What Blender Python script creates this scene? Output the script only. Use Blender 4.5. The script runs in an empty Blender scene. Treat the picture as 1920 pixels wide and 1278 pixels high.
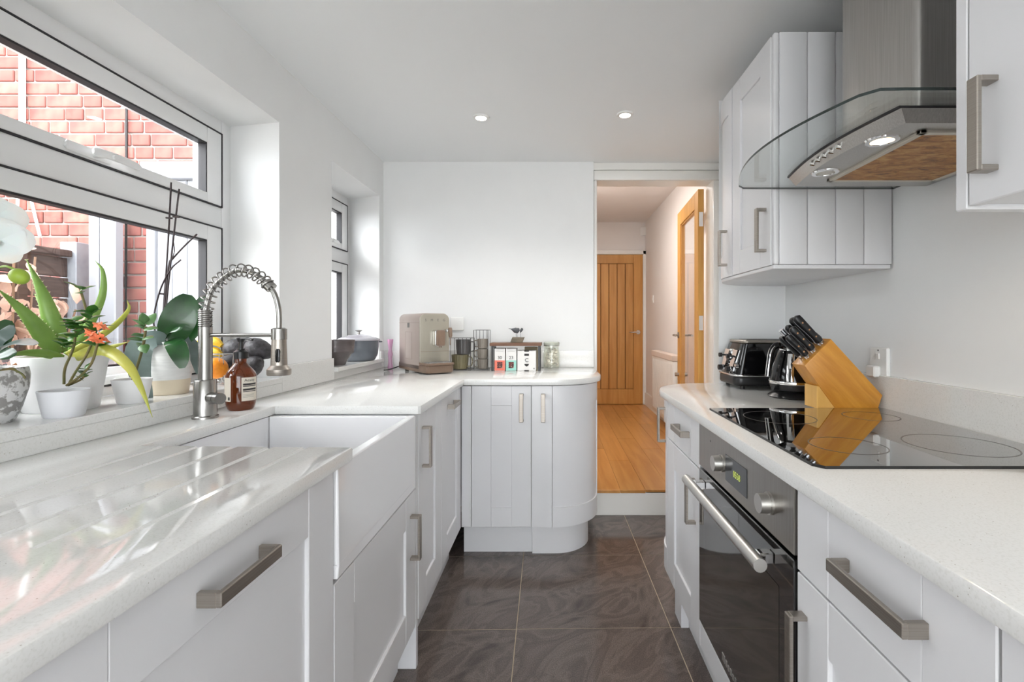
import bpy, bmesh, math, random
from mathutils import Vector, Matrix
random.seed(7)
S = bpy.context.scene
COL = S.collection
PI = math.pi

# ---------------------------------------------------------------- camera
cam = bpy.data.cameras.new('camera'); camo = bpy.data.objects.new('camera', cam); COL.objects.link(camo)
cam.sensor_width = 36; cam.lens = 900 / 1920 * 36
cam.shift_x = (960 - 1039.5) / 1920; cam.shift_y = -(639 - 608) / 1920
cam.clip_start = .05; cam.clip_end = 60
camo.location = (0, 0, 1.2); camo.rotation_euler = (PI / 2, 0, 0)
S.camera = camo
# ---------------------------------------------------------------- sky, light, exposure
w = bpy.data.worlds.new('overcast'); S.world = w; w.use_nodes = True
bgn = w.node_tree.nodes['Background']; bgn.inputs[0].default_value = (.93, .97, 1, 1); bgn.inputs[1].default_value = 2.7
S.view_settings.view_transform = 'Standard'; S.view_settings.look = 'None'
S.view_settings.gamma = 1; S.view_settings.use_curve_mapping = False
S.view_settings.exposure = 1.6

# weak hazy sun, low contrast, from behind the left shoulder of the viewer
sun = bpy.data.lights.new('hazy_sun', 'SUN'); sun.energy = .75; sun.angle = math.radians(30); sun.color = (1, .985, .96)
suno = bpy.data.objects.new('hazy_sun', sun); COL.objects.link(suno); suno.location = (-4, -3, 5)
suno.rotation_euler = Vector((.74, .45, -.5)).to_track_quat('-Z', 'Y').to_euler()

def downlight_lamp(x, y, z, power, col=(1, .97, .93), size=1.5, blend=.9, rad=.03):
    l = bpy.data.lights.new('lamp', 'SPOT'); l.energy = power; l.spot_size = 2.1; l.spot_blend = blend
    l.shadow_soft_size = rad; l.color = col
    return l

# ---------------------------------------------------------------- materials
def C(r, g, b):
    f = lambda v: (v / 255 / 12.92) if v / 255 <= .04045 else ((v / 255 + .055) / 1.055) ** 2.4
    return (f(r), f(g), f(b), 1)

def mat(name, col, rough=.5, metal=0, **k):
    m = bpy.data.materials.new(name); m.use_nodes = True
    nt = m.node_tree; b = nt.nodes['Principled BSDF']
    b.inputs['Base Color'].default_value = col; b.inputs['Roughness'].default_value = rough; b.inputs['Metallic'].default_value = metal
    for kk, v in k.items():
        b.inputs[kk.replace('_', ' ')].default_value = v
    return m

def nd(m, t, **k):
    n = m.node_tree.nodes.new(t)
    for a, v in k.items(): setattr(n, a, v)
    return n

def lk(m, a, b): m.node_tree.links.new(a, b)

def coords(m, scale=(1, 1, 1), kind='Object', rot=(0, 0, 0)):
    tc = nd(m, 'ShaderNodeTexCoord'); mp = nd(m, 'ShaderNodeMapping')
    if any(rot): mp.vector_type = 'TEXTURE'; scale = tuple(1 / v for v in scale)
    mp.inputs['Scale'].default_value = scale; mp.inputs['Rotation'].default_value = rot
    lk(m, tc.outputs[kind], mp.inputs[0]); return mp.outputs[0]

def ramp(m, fac, stops):
    r = nd(m, 'ShaderNodeValToRGB'); e = r.color_ramp.elements
    while len(e) < len(stops): e.new(.5)
    for i, (p, c) in enumerate(stops): e[i].position = p; e[i].color = c
    lk(m, fac, r.inputs[0]); return r.outputs[0]

def noise_mat(name, stops, scale=(1, 1, 1), nscale=5, detail=4, dist=0, rough=.5, bump=0, metal=0, kind='Object', rot=(0, 0, 0), nrough=.55, **k):
    m = mat(name, stops[0][1], rough, metal, **k); b = m.node_tree.nodes['Principled BSDF']
    v = coords(m, scale, kind, rot); n = nd(m, 'ShaderNodeTexNoise')
    n.inputs['Scale'].default_value = nscale; n.inputs['Detail'].default_value = detail; n.inputs['Distortion'].default_value = dist
    n.inputs['Roughness'].default_value = nrough
    lk(m, v, n.inputs['Vector']); lk(m, ramp(m, n.outputs['Fac'], stops), b.inputs['Base Color'])
    if bump:
        bp = nd(m, 'ShaderNodeBump'); bp.inputs['Strength'].default_value = bump; bp.inputs['Distance'].default_value = .004
        lk(m, n.outputs['Fac'], bp.inputs['Height']); lk(m, bp.outputs[0], b.inputs['Normal'])
    return m

def per_object(m, amount=.25, sat=.1):
    """small natural value shift from piece to piece"""
    b = m.node_tree.nodes['Principled BSDF']; src = b.inputs['Base Color'].links[0].from_socket
    oi = nd(m, 'ShaderNodeObjectInfo'); hs = nd(m, 'ShaderNodeHueSaturation'); mr = nd(m, 'ShaderNodeMapRange')
    mr.inputs['To Min'].default_value = 1 - amount; mr.inputs['To Max'].default_value = 1 + amount
    lk(m, oi.outputs['Random'], mr.inputs['Value']); lk(m, mr.outputs[0], hs.inputs['Value']); lk(m, src, hs.inputs['Color'])
    lk(m, hs.outputs[0], b.inputs['Base Color'])
    return m

def wood(name, dark, light, axis='Z', scale=1, rough=.4, var=.12):
    s = {'X': (1.2, 14, 14), 'Y': (14, 1.2, 14), 'Z': (14, 14, 1.2)}[axis]
    s = tuple(v * scale for v in s)
    m = noise_mat(name, [(.25, dark), (.7, light)], s, 1.6, 6, .6, rough, .05)
    return per_object(m, var)

def thin_glass(name, tint=(1, 1, 1, 1), refl=1.0, rough=.0):
    """a pane: light passes straight through, with a fresnel reflection"""
    m = bpy.data.materials.new(name); m.use_nodes = True; nt = m.node_tree; nt.nodes.clear()
    o = nd(m, 'ShaderNodeOutputMaterial'); mx = nd(m, 'ShaderNodeMixShader'); t = nd(m, 'ShaderNodeBsdfTransparent'); g = nd(m, 'ShaderNodeBsdfGlossy')
    lw = nd(m, 'ShaderNodeLayerWeight'); lw.inputs['Blend'].default_value = .5
    pw = nd(m, 'ShaderNodeMath', operation='POWER'); pw.inputs[1].default_value = 5; lk(m, lw.outputs['Facing'], pw.inputs[0])
    f = nd(m, 'ShaderNodeMath', operation='MULTIPLY_ADD'); f.inputs[1].default_value = .9; f.inputs[2].default_value = .035; lk(m, pw.outputs[0], f.inputs[0])
    t.inputs[0].default_value = tint; g.inputs['Roughness'].default_value = rough; g.inputs[0].default_value = (refl, refl, refl, 1)
    lk(m, f.outputs[0], mx.inputs[0]); lk(m, t.outputs[0], mx.inputs[1]); lk(m, g.outputs[0], mx.inputs[2]); lk(m, mx.outputs[0], o.inputs[0])
    return m

def emit(name, col, s):
    m = mat(name, col); b = m.node_tree.nodes['Principled BSDF']
    b.inputs['Emission Color'].default_value = col; b.inputs['Emission Strength'].default_value = s
    return m

M = {}
M['wall'] = noise_mat('wall_paint', [(.3, C(234, 235, 235)), (.7, C(238, 239, 239))], nscale=3, rough=.6)
M['ceil'] = mat('ceiling_paint', C(238, 240, 241), .7)
M['hallwall'] = noise_mat('hall_paint', [(.3, C(236, 231, 228)), (.7, C(239, 235, 232))], nscale=2, rough=.7)
M['trim'] = mat('trim_gloss', C(238, 237, 233), .3)
M['upvc'] = mat('upvc', C(238, 238, 238), .28)
M['seal'] = mat('rubber_seal', C(38, 36, 40), .5)
M['cab'] = mat('cabinet_paint', C(224, 224, 226), .32)
M['cabin'] = mat('cabinet_carcass', C(218, 216, 212), .5)
M['steel'] = noise_mat('brushed_nickel', [(.3, C(156, 149, 141)), (.7, C(172, 165, 157))], (1, 1, 60), 8, rough=.4, metal=1)
M['inox'] = noise_mat('brushed_steel', [(.3, C(170, 167, 163)), (.7, C(186, 184, 181))], (60, 60, 1), 6, rough=.3, metal=1)
M['chrome'] = mat('chrome', C(225, 225, 225), .08, 1)
M['brush'] = mat('satin_tap_metal', C(158, 156, 153), .27, 1)
M['glass'] = thin_glass('window_glass')
M['hoodglass'] = thin_glass('hood_glass', C(250, 252, 251), .7)
M['hoodedge'] = mat('hood_glass_edge', C(46, 54, 53), .1)
M['black'] = mat('black_plastic', C(22, 22, 24), .35)
M['gblack'] = mat('gloss_black', C(12, 12, 14), .07, Specular_IOR_Level=.4)
M['hob'] = mat('hob_glass', C(9, 9, 10), .025, Specular_IOR_Level=.9, Coat_Weight=1.0, Coat_Roughness=.01)
M['white'] = mat('white_plastic', C(240, 240, 238), .3)
M['sink'] = mat('fireclay', C(240, 240, 242), .12, Coat_Weight=.5)
M['grout'] = mat('grout', C(172, 156, 134), .8)
M['tree'] = None

def quartz():
    m = mat('white_quartz', C(233, 231, 225), .07, Specular_IOR_Level=.6)
    b = m.node_tree.nodes['Principled BSDF']; v = coords(m)
    n = nd(m, 'ShaderNodeTexNoise'); n.inputs['Scale'].default_value = 260; n.inputs['Detail'].default_value = 2
    n2 = nd(m, 'ShaderNodeTexVoronoi'); n2.inputs['Scale'].default_value = 150
    lk(m, v, n.inputs['Vector']); lk(m, v, n2.inputs['Vector'])
    a = ramp(m, n.outputs['Fac'], [(.35, C(225, 225, 222)), (.5, C(232, 232, 230))])
    f = ramp(m, n2.outputs['Distance'], [(.09, (1, 1, 1, 1)), (.14, (0, 0, 0, 1))])
    n3 = nd(m, 'ShaderNodeTexNoise'); n3.inputs['Scale'].default_value = 34; lk(m, v, n3.inputs['Vector'])
    f2 = ramp(m, n3.outputs['Fac'], [(.53, (0, 0, 0, 1)), (.6, (1, 1, 1, 1))])
    mu = nd(m, 'ShaderNodeMath', operation='MULTIPLY'); lk(m, f, mu.inputs[0]); lk(m, f2, mu.inputs[1])
    mx = nd(m, 'ShaderNodeMix', data_type='RGBA'); mx.inputs['B'].default_value = C(160, 152, 140)
    lk(m, mu.outputs[0], mx.inputs['Factor']); lk(m, a, mx.inputs['A']); lk(m, mx.outputs['Result'], b.inputs['Base Color'])
    return m
M['quartz'] = quartz()

def slate():
    m = mat('polished_floor_tile', C(70, 64, 62), .1, Specular_IOR_Level=.5)
    b = m.node_tree.nodes['Principled BSDF']
    v = coords(m, (1.7, 3.4, 1), 'Object', (0, 0, .8))
    n = nd(m, 'ShaderNodeTexNoise'); n.inputs['Scale'].default_value = 1.5; n.inputs['Detail'].default_value = 7; n.inputs['Distortion'].default_value = 2.4
    oi = nd(m, 'ShaderNodeObjectInfo'); ad = nd(m, 'ShaderNodeVectorMath', operation='ADD')
    cx = nd(m, 'ShaderNodeCombineXYZ'); ml = nd(m, 'ShaderNodeMath', operation='MULTIPLY'); ml.inputs[1].default_value = 30
    lk(m, oi.outputs['Random'], ml.inputs[0]); lk(m, ml.outputs[0], cx.inputs[2])
    lk(m, v, ad.inputs[0]); lk(m, cx.outputs[0], ad.inputs[1]); lk(m, ad.outputs[0], n.inputs['Vector'])
    a = ramp(m, n.outputs['Fac'], [(.3, C(80, 71, 68)), (.42, C(106, 96, 91)), (.5, C(118, 107, 101)), (.56, C(98, 88, 84)), (.7, C(114, 103, 98))])
    g = nd(m, 'ShaderNodeTexNoise'); g.inputs['Scale'].default_value = 260; lk(m, coords(m), g.inputs['Vector'])
    mx = nd(m, 'ShaderNodeMix', data_type='RGBA', blend_type='MULTIPLY'); mx.inputs['Factor'].default_value = .6
    lk(m, a, mx.inputs['A']); lk(m, ramp(m, g.outputs['Fac'], [(.36, C(150, 148, 146)), (.64, C(255, 255, 255))]), mx.inputs['B'])
    lk(m, mx.outputs['Result'], b.inputs['Base Color'])
    return m
M['tile'] = slate()
M['oakfloor'] = wood('oak_floor', C(176, 118, 58), C(206, 152, 88), 'Y', .7, .3, .14)
M['oak'] = wood('oak_door', C(182, 124, 56), C(208, 154, 84), 'Z', .9, .4, .07)
M['oakgroove'] = mat('oak_groove', C(112, 66, 26), .6)
M['oak2'] = wood('oak_glazed_door', C(196, 140, 64), C(222, 170, 92), 'Z', .9, .4, .05)
M['beech'] = noise_mat('beech_block', [(.3, C(190, 124, 40)), (.7, C(220, 158, 64))], (3, 26, 26), 1.6, 5, .4, .35, rot=(0, PI / 4, 0))
M['beech2'] = noise_mat('beech_foot', [(.3, C(214, 164, 84)), (.7, C(228, 184, 108))], (12, 12, 2), 1.6, 5, .3, .4)
M['walnut'] = noise_mat('walnut_board', [(.3, C(92, 60, 42)), (.7, C(128, 88, 64))], (2, 20, 20), 2, 5, .4, .5)
M['drift'] = noise_mat('driftwood', [(.3, C(96, 90, 78)), (.7, C(140, 130, 114))], (4, 20, 20), 3, 5, .4, .8, .2)
M['brick'] = per_object(noise_mat('red_brick', [(.25, C(120, 66, 64)), (.5, C(146, 84, 76)), (.75, C(162, 108, 96))], nscale=9, detail=6, rough=.85, bump=.3), .28)
M['mortar'] = noise_mat('mortar', [(.3, C(150, 145, 140)), (.7, C(168, 162, 156))], nscale=40, rough=.95)
M['fence'] = per_object(noise_mat('dark_fence', [(.3, C(46, 34, 32)), (.7, C(84, 66, 60))], (1, 2, 18), 3, 6, .6, .85, .2), .2)
M['upvc_out'] = mat('outdoor_upvc', C(156, 158, 164), .4)
M['galv'] = noise_mat('galvanised_post', [(.3, C(136, 140, 148)), (.7, C(160, 164, 170))], nscale=12, rough=.5)
M['patio'] = noise_mat('patio', [(.3, C(150, 144, 136)), (.7, C(178, 172, 164))], nscale=6, rough=.9)
M['dryleaf'] = per_object(noise_mat('dry_leaf', [(.3, C(168, 132, 116)), (.7, C(204, 170, 152))], nscale=12, rough=.7), .15)
M['twig'] = mat('twig', C(120, 92, 72), .8)
M['potw'] = mat('white_pot', C(240, 240, 240), .35)
M['potg'] = mat('pale_grey_pot', C(226, 227, 231), .5)
M['soil'] = noise_mat('soil', [(.3, C(60, 44, 34)), (.7, C(104, 80, 62))], nscale=60, rough=.95, bump=.6)
M['crackle'] = noise_mat('crackled_pot', [(.44, C(150, 148, 146)), (.5, C(224, 224, 224))], nscale=46, detail=5, rough=.5, bump=.4)
M['stone'] = noise_mat('stoneware', [(.4, C(222, 222, 220)), (.6, C(232, 232, 230))], (1, 1, 8), 18, rough=.45, bump=.15)
M['cream'] = mat('cream_glaze', C(222, 208, 184), .45)
M['aloe'] = noise_mat('aloe_leaf', [(.3, C(110, 146, 62)), (.7, C(142, 176, 90))], nscale=9, detail=6, rough=.35)
M['aloey'] = noise_mat('aloe_yellow_leaf', [(.3, C(164, 176, 66)), (.7, C(188, 180, 84))], nscale=7, rough=.4)
M['aloeb'] = mat('aloe_brown_tip', C(170, 112, 70), .6)
M['thorn'] = mat('aloe_thorn', C(222, 226, 176), .5)
M['orchid'] = noise_mat('orchid_leaf', [(.3, C(26, 62, 30)), (.7, C(44, 88, 44))], (3, 3, 3), 5, rough=.25, Coat_Weight=.3)
M['orchidb'] = noise_mat('orchid_leaf_grey', [(.3, C(92, 108, 104)), (.7, C(122, 138, 134))], (3, 3, 3), 5, rough=.3)
M['petal'] = mat('white_petal', C(236, 238, 234), .5, Subsurface_Weight=.15)
M['bud'] = mat('orchid_bud', C(150, 176, 60), .45)
M['stick'] = mat('dark_plant_stick', C(48, 34, 36), .5)
M['jade'] = noise_mat('jade_leaf', [(.3, C(70, 112, 60)), (.7, C(110, 146, 96))], nscale=20, rough=.3)
M['kal'] = noise_mat('kalanchoe_leaf', [(.3, C(44, 92, 34)), (.7, C(82, 130, 54))], nscale=20, rough=.35)
M['stem'] = noise_mat('woody_stem', [(.3, C(84, 92, 48)), (.7, C(122, 104, 66))], nscale=30, rough=.7)
M['flower'] = mat('orange_flower', C(236, 132, 88), .6)
M['amber'] = mat('amber_liquid_glass', C(118, 52, 16), .06, Transmission_Weight=.55, IOR=1.35, Coat_Weight=.6)
M['amberdk'] = mat('amber_neck_glass', C(62, 30, 18), .06, Transmission_Weight=.5, IOR=1.35, Coat_Weight=.6)
M['paper'] = mat('label_paper', C(226, 218, 204), .7)
M['ink'] = mat('ink', C(52, 50, 50), .7)
M['avocado'] = noise_mat('avocado_skin', [(.35, C(40, 38, 40)), (.65, C(70, 68, 72))], nscale=70, rough=.5, bump=.7)
M['orange'] = noise_mat('orange_peel', [(.3, C(240, 138, 18)), (.7, C(250, 158, 40))], nscale=90, rough=.4, bump=.25)
M['banana'] = noise_mat('banana_peel', [(.3, C(214, 168, 30)), (.7, C(236, 196, 60))], nscale=12, rough=.5)
M['wire'] = mat('wire', C(206, 206, 206), .25, 1)
M['ironwire'] = mat('grey_wire', C(112, 112, 112), .4, .8)
M['bowl'] = noise_mat('bowl_glaze', [(.3, C(86, 78, 78)), (.7, C(104, 96, 96))], (1, 1, 6), 6, rough=.2)
M['castiron'] = noise_mat('grey_enamel', [(.3, C(92, 98, 106)), (.7, C(112, 118, 126))], nscale=3, rough=.18)
M['lid'] = mat('enamel_lid', C(176, 174, 182), .15)
M['coffee'] = mat('taupe_enamel', C(172, 158, 150), .3)
M['coffeef'] = mat('taupe_front', C(174, 168, 154), .3, .3)
M['coffeed'] = mat('taupe_dark', C(132, 110, 94), .35)
M['pink'] = mat('pink_glass', C(240, 188, 222), .2, Transmission_Weight=.4)
M['mug'] = noise_mat('ribbed_mug', [(.3, C(70, 68, 68)), (.7, C(92, 90, 90))], nscale=10, rough=.4)
M['mug2'] = noise_mat('olive_mug', [(.3, C(104, 98, 74)), (.7, C(136, 128, 98))], nscale=10, rough=.4)
M['espresso'] = noise_mat('espresso_cup', [(.3, C(118, 110, 102)), (.7, C(150, 142, 132))], (3, 3, 1), 10, rough=.35)
M['coral'] = mat('coral_card', C(240, 128, 108), .6)
M['mint'] = mat('mint_card', C(160, 216, 204), .6)
M['card'] = mat('white_card', C(238, 236, 234), .6)
M['kraft'] = mat('kraft_card', C(150, 136, 110), .7)
M['photo'] = noise_mat('printed_picture', [(.35, C(40, 40, 48)), (.5, C(130, 60, 56)), (.65, C(150, 170, 150))], nscale=120, rough=.6)
M['jarglass'] = thin_glass('jar_glass', C(251, 252, 249), 1.0)
M['foil'] = noise_mat('wrapped_sweets', [(.3, C(130, 130, 136)), (.42, C(226, 220, 212)), (.7, C(240, 234, 224))], nscale=46, detail=3, rough=.4)
M['bird'] = mat('grey_resin', C(82, 84, 88), .6)
M['grease'] = noise_mat('greasy_filter', [(.36, C(104, 62, 20)), (.48, C(168, 112, 42)), (.62, C(196, 152, 88))], (2, 5, 5), 9, 10, .7, .45, .3, nrough=.7)
M['filterframe'] = mat('filter_frame', C(206, 200, 188), .4, .5)
M['lampon'] = emit('warm_lamp', (1, .72, .42, 1), 5)
M['lampon2'] = emit('downlight_lamp', (1, .93, .84, 1), 12)
M['lampoff'] = mat('lamp_lens', C(206, 202, 192), .2)
M['panel'] = mat('display_glass', C(60, 62, 66), .12)
M['digit'] = emit('display_digit', C(150, 160, 80), .3)
M['ovenglass'] = mat('oven_glass', C(16, 15, 15), .03, Specular_IOR_Level=.8, Coat_Weight=.8)
M['ovenwin'] = noise_mat('oven_window', [(.3, C(34, 30, 26)), (.7, C(50, 45, 38))], nscale=5, rough=.06, Coat_Weight=.8)
M['ovensteel'] = noise_mat('oven_steel', [(.3, C(146, 142, 137)), (.7, C(160, 156, 151))], (1, 60, 1), 6, rough=.3, metal=1)
M['alu'] = mat('aluminium_bar', C(202, 200, 196), .38, 1)
M['ring'] = mat('hob_ring', C(96, 92, 86), .3)
M['blade'] = mat('knife_steel', C(200, 204, 210), .2, 1)
M['copper'] = mat('rivet', C(196, 150, 110), .3, 1)
M['grey'] = mat('mid_grey', C(120, 118, 116), .5)

# ---------------------------------------------------------------- mesh helpers
def new(): return bmesh.new()

def bx(bm, x0, x1, y0, y1, z0, z1, bev=0, seg=1):
    r = bmesh.ops.create_cube(bm, size=1); vs = r['verts']
    for v in vs:
        v.co = Vector(((x0 + x1) / 2 + v.co.x * (x1 - x0), (y0 + y1) / 2 + v.co.y * (y1 - y0), (z0 + z1) / 2 + v.co.z * (z1 - z0)))
    if bev:
        es = list({e for v in vs for e in v.link_edges})
        bmesh.ops.bevel(bm, geom=es, offset=bev, segments=seg, profile=.5, affect='EDGES', clamp_overlap=True)
    return bm

def prism(bm, poly, z0, z1, bev=0, seg=2, axis='Z'):
    """closed polygon extruded along an axis; poly is (x,y) for Z, (x,z) for Y, (y,z) for X"""
    f = {'Z': lambda p, h: (p[0], p[1], h), 'Y': lambda p, h: (p[0], h, p[1]), 'X': lambda p, h: (h, p[0], p[1])}[axis]
    a = [bm.verts.new(f(p, z0)) for p in poly]; b = [bm.verts.new(f(p, z1)) for p in poly]
    f0 = bm.faces.new(a); f1 = bm.faces.new(b); n = len(poly); sides = []
    for i in range(n): sides.append(bm.faces.new((a[i], a[(i + 1) % n], b[(i + 1) % n], b[i])))
    bmesh.ops.recalc_face_normals(bm, faces=[f0, f1] + sides)
    if bev:
        es = list(f0.edges) + list(f1.edges)
        bmesh.ops.bevel(bm, geom=es, offset=bev, segments=seg, profile=.5, affect='EDGES', clamp_overlap=True)
    return bm

def lathe(bm, prof, c=(0, 0, 0), seg=24, cap=True, squash=(1, 1)):
    rings = []
    for r, z in prof:
        if r < 1e-5: rings.append([bm.verts.new((c[0], c[1], c[2] + z))])
        else: rings.append([bm.verts.new((c[0] + squash[0] * r * math.cos(2 * PI * i / seg), c[1] + squash[1] * r * math.sin(2 * PI * i / seg), c[2] + z)) for i in range(seg)])
    fs = []
    for a, b in zip(rings, rings[1:]):
        if len(a) == 1 and len(b) == 1: continue
        for i in range(seg):
            j = (i + 1) % seg
            if len(a) == 1: fs.append(bm.faces.new((a[0], b[i], b[j])))
            elif len(b) == 1: fs.append(bm.faces.new((a[i], a[j], b[0])))
            else: fs.append(bm.faces.new((a[i], a[j], b[j], b[i])))
    if cap:
        for r in (rings[0], rings[-1]):
            if len(r) > 1: fs.append(bm.faces.new(r))
    bmesh.ops.recalc_face_normals(bm, faces=fs)
    return bm

def frames(pts, up):
    P = [Vector(p) for p in pts]; out = []; n = len(P); U = Vector(up)
    for i in range(n):
        t = (P[min(i + 1, n - 1)] - P[max(i - 1, 0)]).normalized()
        s = t.cross(U)
        if s.length < 1e-4: s = t.cross(Vector((1, 0, 0)))
        s.normalize(); out.append((P[i], t, s, s.cross(t).normalized()))
    return out

def sweep(bm, pts, ws, ts, up=(0, 0, 1), seg=8, crease=0):
    """elliptical section along a path; ws/ts half width and half thickness per point"""
    n = len(pts)
    if not hasattr(ws, '__len__'): ws = [ws] * n
    if not hasattr(ts, '__len__'): ts = [ts] * n
    rings = []
    for (p, t, s, u), a, b in zip(frames(pts, up), ws, ts):
        ring = []
        for i in range(seg):
            th = 2 * PI * i / seg; cx = math.cos(th); q = s * (a * cx) + u * (b * math.sin(th) + crease * a * abs(cx))
            ring.append(bm.verts.new(p + q))
        rings.append(ring)
    fs = []
    for a, b in zip(rings, rings[1:]):
        for i in range(seg):
            j = (i + 1) % seg; fs.append(bm.faces.new((a[i], a[j], b[j], b[i])))
    fs.append(bm.faces.new(rings[0])); fs.append(bm.faces.new(rings[-1]))
    bmesh.ops.recalc_face_normals(bm, faces=fs)
    return bm

def tube(bm, pts, r, seg=8, up=(0, 0, 1)): return sweep(bm, pts, r, r, up, seg)

def cyl(bm, p0, p1, r0, r1=None, seg=16):
    p0 = Vector(p0); p1 = Vector(p1); r1 = r0 if r1 is None else r1
    d = (p1 - p0).normalized(); up = (0, 0, 1) if abs(d.z) < .9 else (0, 1, 0)
    return sweep(bm, [p0, p1], [r0, r1], [r0, r1], up, seg)

def spline(pts, n=8):
    P = [Vector(p) for p in pts]; Q = [2 * P[0] - P[1]] + P + [2 * P[-1] - P[-2]]; out = []
    for i in range(1, len(Q) - 2):
        a, b, c, d = Q[i - 1:i + 3]
        for k in range(n):
            t = k / n
            out.append(.5 * ((2 * b) + (c - a) * t + (2 * a - 5 * b + 4 * c - d) * t * t + (3 * b - a - 3 * c + d) * t ** 3))
    out.append(P[-1]); return out

def xf(bm, mtx): bmesh.ops.transform(bm, matrix=mtx, verts=bm.verts[:]); return bm
def rotz(bm, a, c=(0, 0, 0)): return xf(bm, Matrix.Translation(c) @ Matrix.Rotation(a, 4, 'Z') @ Matrix.Translation(-Vector(c)))

def finish(bm, name, smooth=None):
    me = bpy.data.meshes.new(name); bm.to_mesh(me); bm.free()
    if smooth is not None:
        me.polygons.foreach_set('use_smooth', [True] * len(me.polygons))
        if smooth < 179: me.set_sharp_from_angle(angle=math.radians(smooth))
    return me

def root_loc(p):
    while p.parent: p = p.parent
    return p.location

def obj(name, bm, m, parent=None, smooth=35, base=None, local=False):
    """one mesh object; coordinates are world unless local=True (then in the frame of the thing)"""
    if parent is not None: off = Vector((0, 0, 0)) if local else -root_loc(parent)
    else:
        if base is None:
            xs = [v.co for v in bm.verts]
            base = Vector(((min(v.x for v in xs) + max(v.x for v in xs)) / 2, (min(v.y for v in xs) + max(v.y for v in xs)) / 2, min(v.z for v in xs)))
        off = -Vector(base)
    bmesh.ops.translate(bm, vec=off, verts=bm.verts[:])
    me = finish(bm, name, smooth); me.materials.append(M[m] if isinstance(m, str) else m)
    o = bpy.data.objects.new(name, me); COL.objects.link(o)
    if parent is not None: o.parent = parent
    else: o.location = base
    return o

def tag(o, label, cat, group=None, kind=None):
    if label: o['label'] = label
    if cat: o['category'] = cat
    if group: o['group'] = group
    if kind: o['kind'] = kind
    return o

def thing(name, label, cat, loc, rz=0, group=None):
    o = bpy.data.objects.new(name, None); COL.objects.link(o); o.location = loc; o.rotation_euler = (0, 0, rz)
    o.empty_display_size = .05
    return tag(o, label, cat, group)

def struct(name, bm, m, label=None, parent=None, smooth=35):
    o = obj(name, bm, m, parent, smooth)
    if parent is None: o['kind'] = 'structure'
    if label: o['label'] = label
    return o

def place(name, me, parent, loc, rot=None, scale=(1, 1, 1), m=None):
    """a copy of a shared mesh inside a thing (loc in the thing's frame)"""
    o = bpy.data.objects.new(name, me); COL.objects.link(o); o.parent = parent; o.location = loc
    if rot is not None: o.rotation_euler = rot
    o.scale = scale
    return o

def text_bm(s, size, depth=.0004, align='CENTER'):
    cu = bpy.data.curves.new('lettering', 'FONT'); cu.body = s; cu.size = size; cu.align_x = align; cu.align_y = 'CENTER'; cu.extrude = depth; cu.resolution_u = 3
    o = bpy.data.objects.new('lettering', cu); me = bpy.data.meshes.new_from_object(o)
    bm = new(); bm.from_mesh(me); bpy.data.objects.remove(o); bpy.data.curves.remove(cu); bpy.data.meshes.remove(me)
    return bm

def arc(cx, cy, r, a0, a1, n): return [(cx + r * math.cos(math.radians(a0 + (a1 - a0) * i / n)), cy + r * math.sin(math.radians(a0 + (a1 - a0) * i / n))) for i in range(n + 1)]

# ================================================================ THE SETTING
ZC = 2.274          # ceiling
WT, WU = .92, .89   # worktop top and underside
XL, XR = -1.13, 1.11
YB = 3.17           # back wall
YR = -2.2           # wall behind the camera
SILL = .982; HEAD = 2.03
XF = -1.36          # inner face of the window frames

b = new(); bx(b, -1.6, 1.6, YR, 3.3, -.12, -.0012); floor = struct('floor', b, 'grout', 'dark polished stone tile floor with thin beige grout')
tb = new(); bx(tb, -.3035, .3035, -.2975, .2975, -.009, 0, .0006)
tme = finish(tb, 'floor_tile'); tme.materials.append(M['tile'])
th = .018
def grid(u, v):
    x0, y0 = -.157, 2.3; ux, uy = math.cos(th), math.sin(th)
    return Vector((x0 + u * ux - v * uy, y0 + u * uy + v * ux, 0))
for i in range(-2, 3):
    for j in range(-8, 2):
        u = (i + .5) * .6105; v = (2.491 - 2.3) + (j + .5) * .5985
        p = grid(u, v)
        if abs(p.x) > 1.05 or p.y < YR + .2 or p.y > 3.2: continue
        o = place('floor_tile', tme, floor, p - floor.location, (0, 0, th))

b = new(); bx(b, -1.6, 1.6, YR - .1, YB + .1, ZC, ZC + .1); struct('ceiling', b, 'ceil', 'flat white painted ceiling')

# left wall with two splayed window openings
W1 = (.79, 1.971, .74, 2.027); W2 = (2.436, 3.098, 2.41, 3.20)
b = new()
bx(b, -1.42, XL, YR, YB + .35, 0, .958)
bx(b, -1.42, XL, YR, YB + .35, HEAD, ZC + .1)
for y0, y1, q0, q1 in ((YR, W1[0], YR, W1[2]), (W1[1], W2[0], W1[3], W2[2]), (W2[1], YB + .35, W2[3], YB + .35)):
    prism(b, [(XL, y0), (XL, y1), (-1.42, q1), (-1.42, q0)], .958, HEAD)
struct('wall_left', b, 'wall', 'white plastered wall with two deep window reveals')
b = new(); bx(b, -1.13, .259, YB, YB + .16, 0, ZC + .1); struct('wall_back', b, 'wall', 'white painted wall behind the coffee machine')
b = new(); bx(b, XR, XR + .2, YR, 2.9, 0, ZC + .1); struct('wall_right', b, 'wall', 'white painted wall behind the hob')
b = new(); prism(b, [(.79, 2.305), (XR + .2, 2.305), (1.45, 3.2), (1.108, 3.2)], 0, ZC + .1); struct('wall_nib', b, 'wall', 'short white wall return behind the toaster')
# unseen wall behind the camera; its wide unglazed opening is added to let daylight in
b = new(); bx(b, -1.42, -1.0, YR - .1, YR, 0, ZC); bx(b, 1.0, XR + .2, YR - .1, YR, 0, ZC); bx(b, -1.0, 1.0, YR - .1, YR, 2.15, ZC)
struct('wall_rear', b, 'wall', 'unseen white wall with a wide opening added for daylight')

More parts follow.
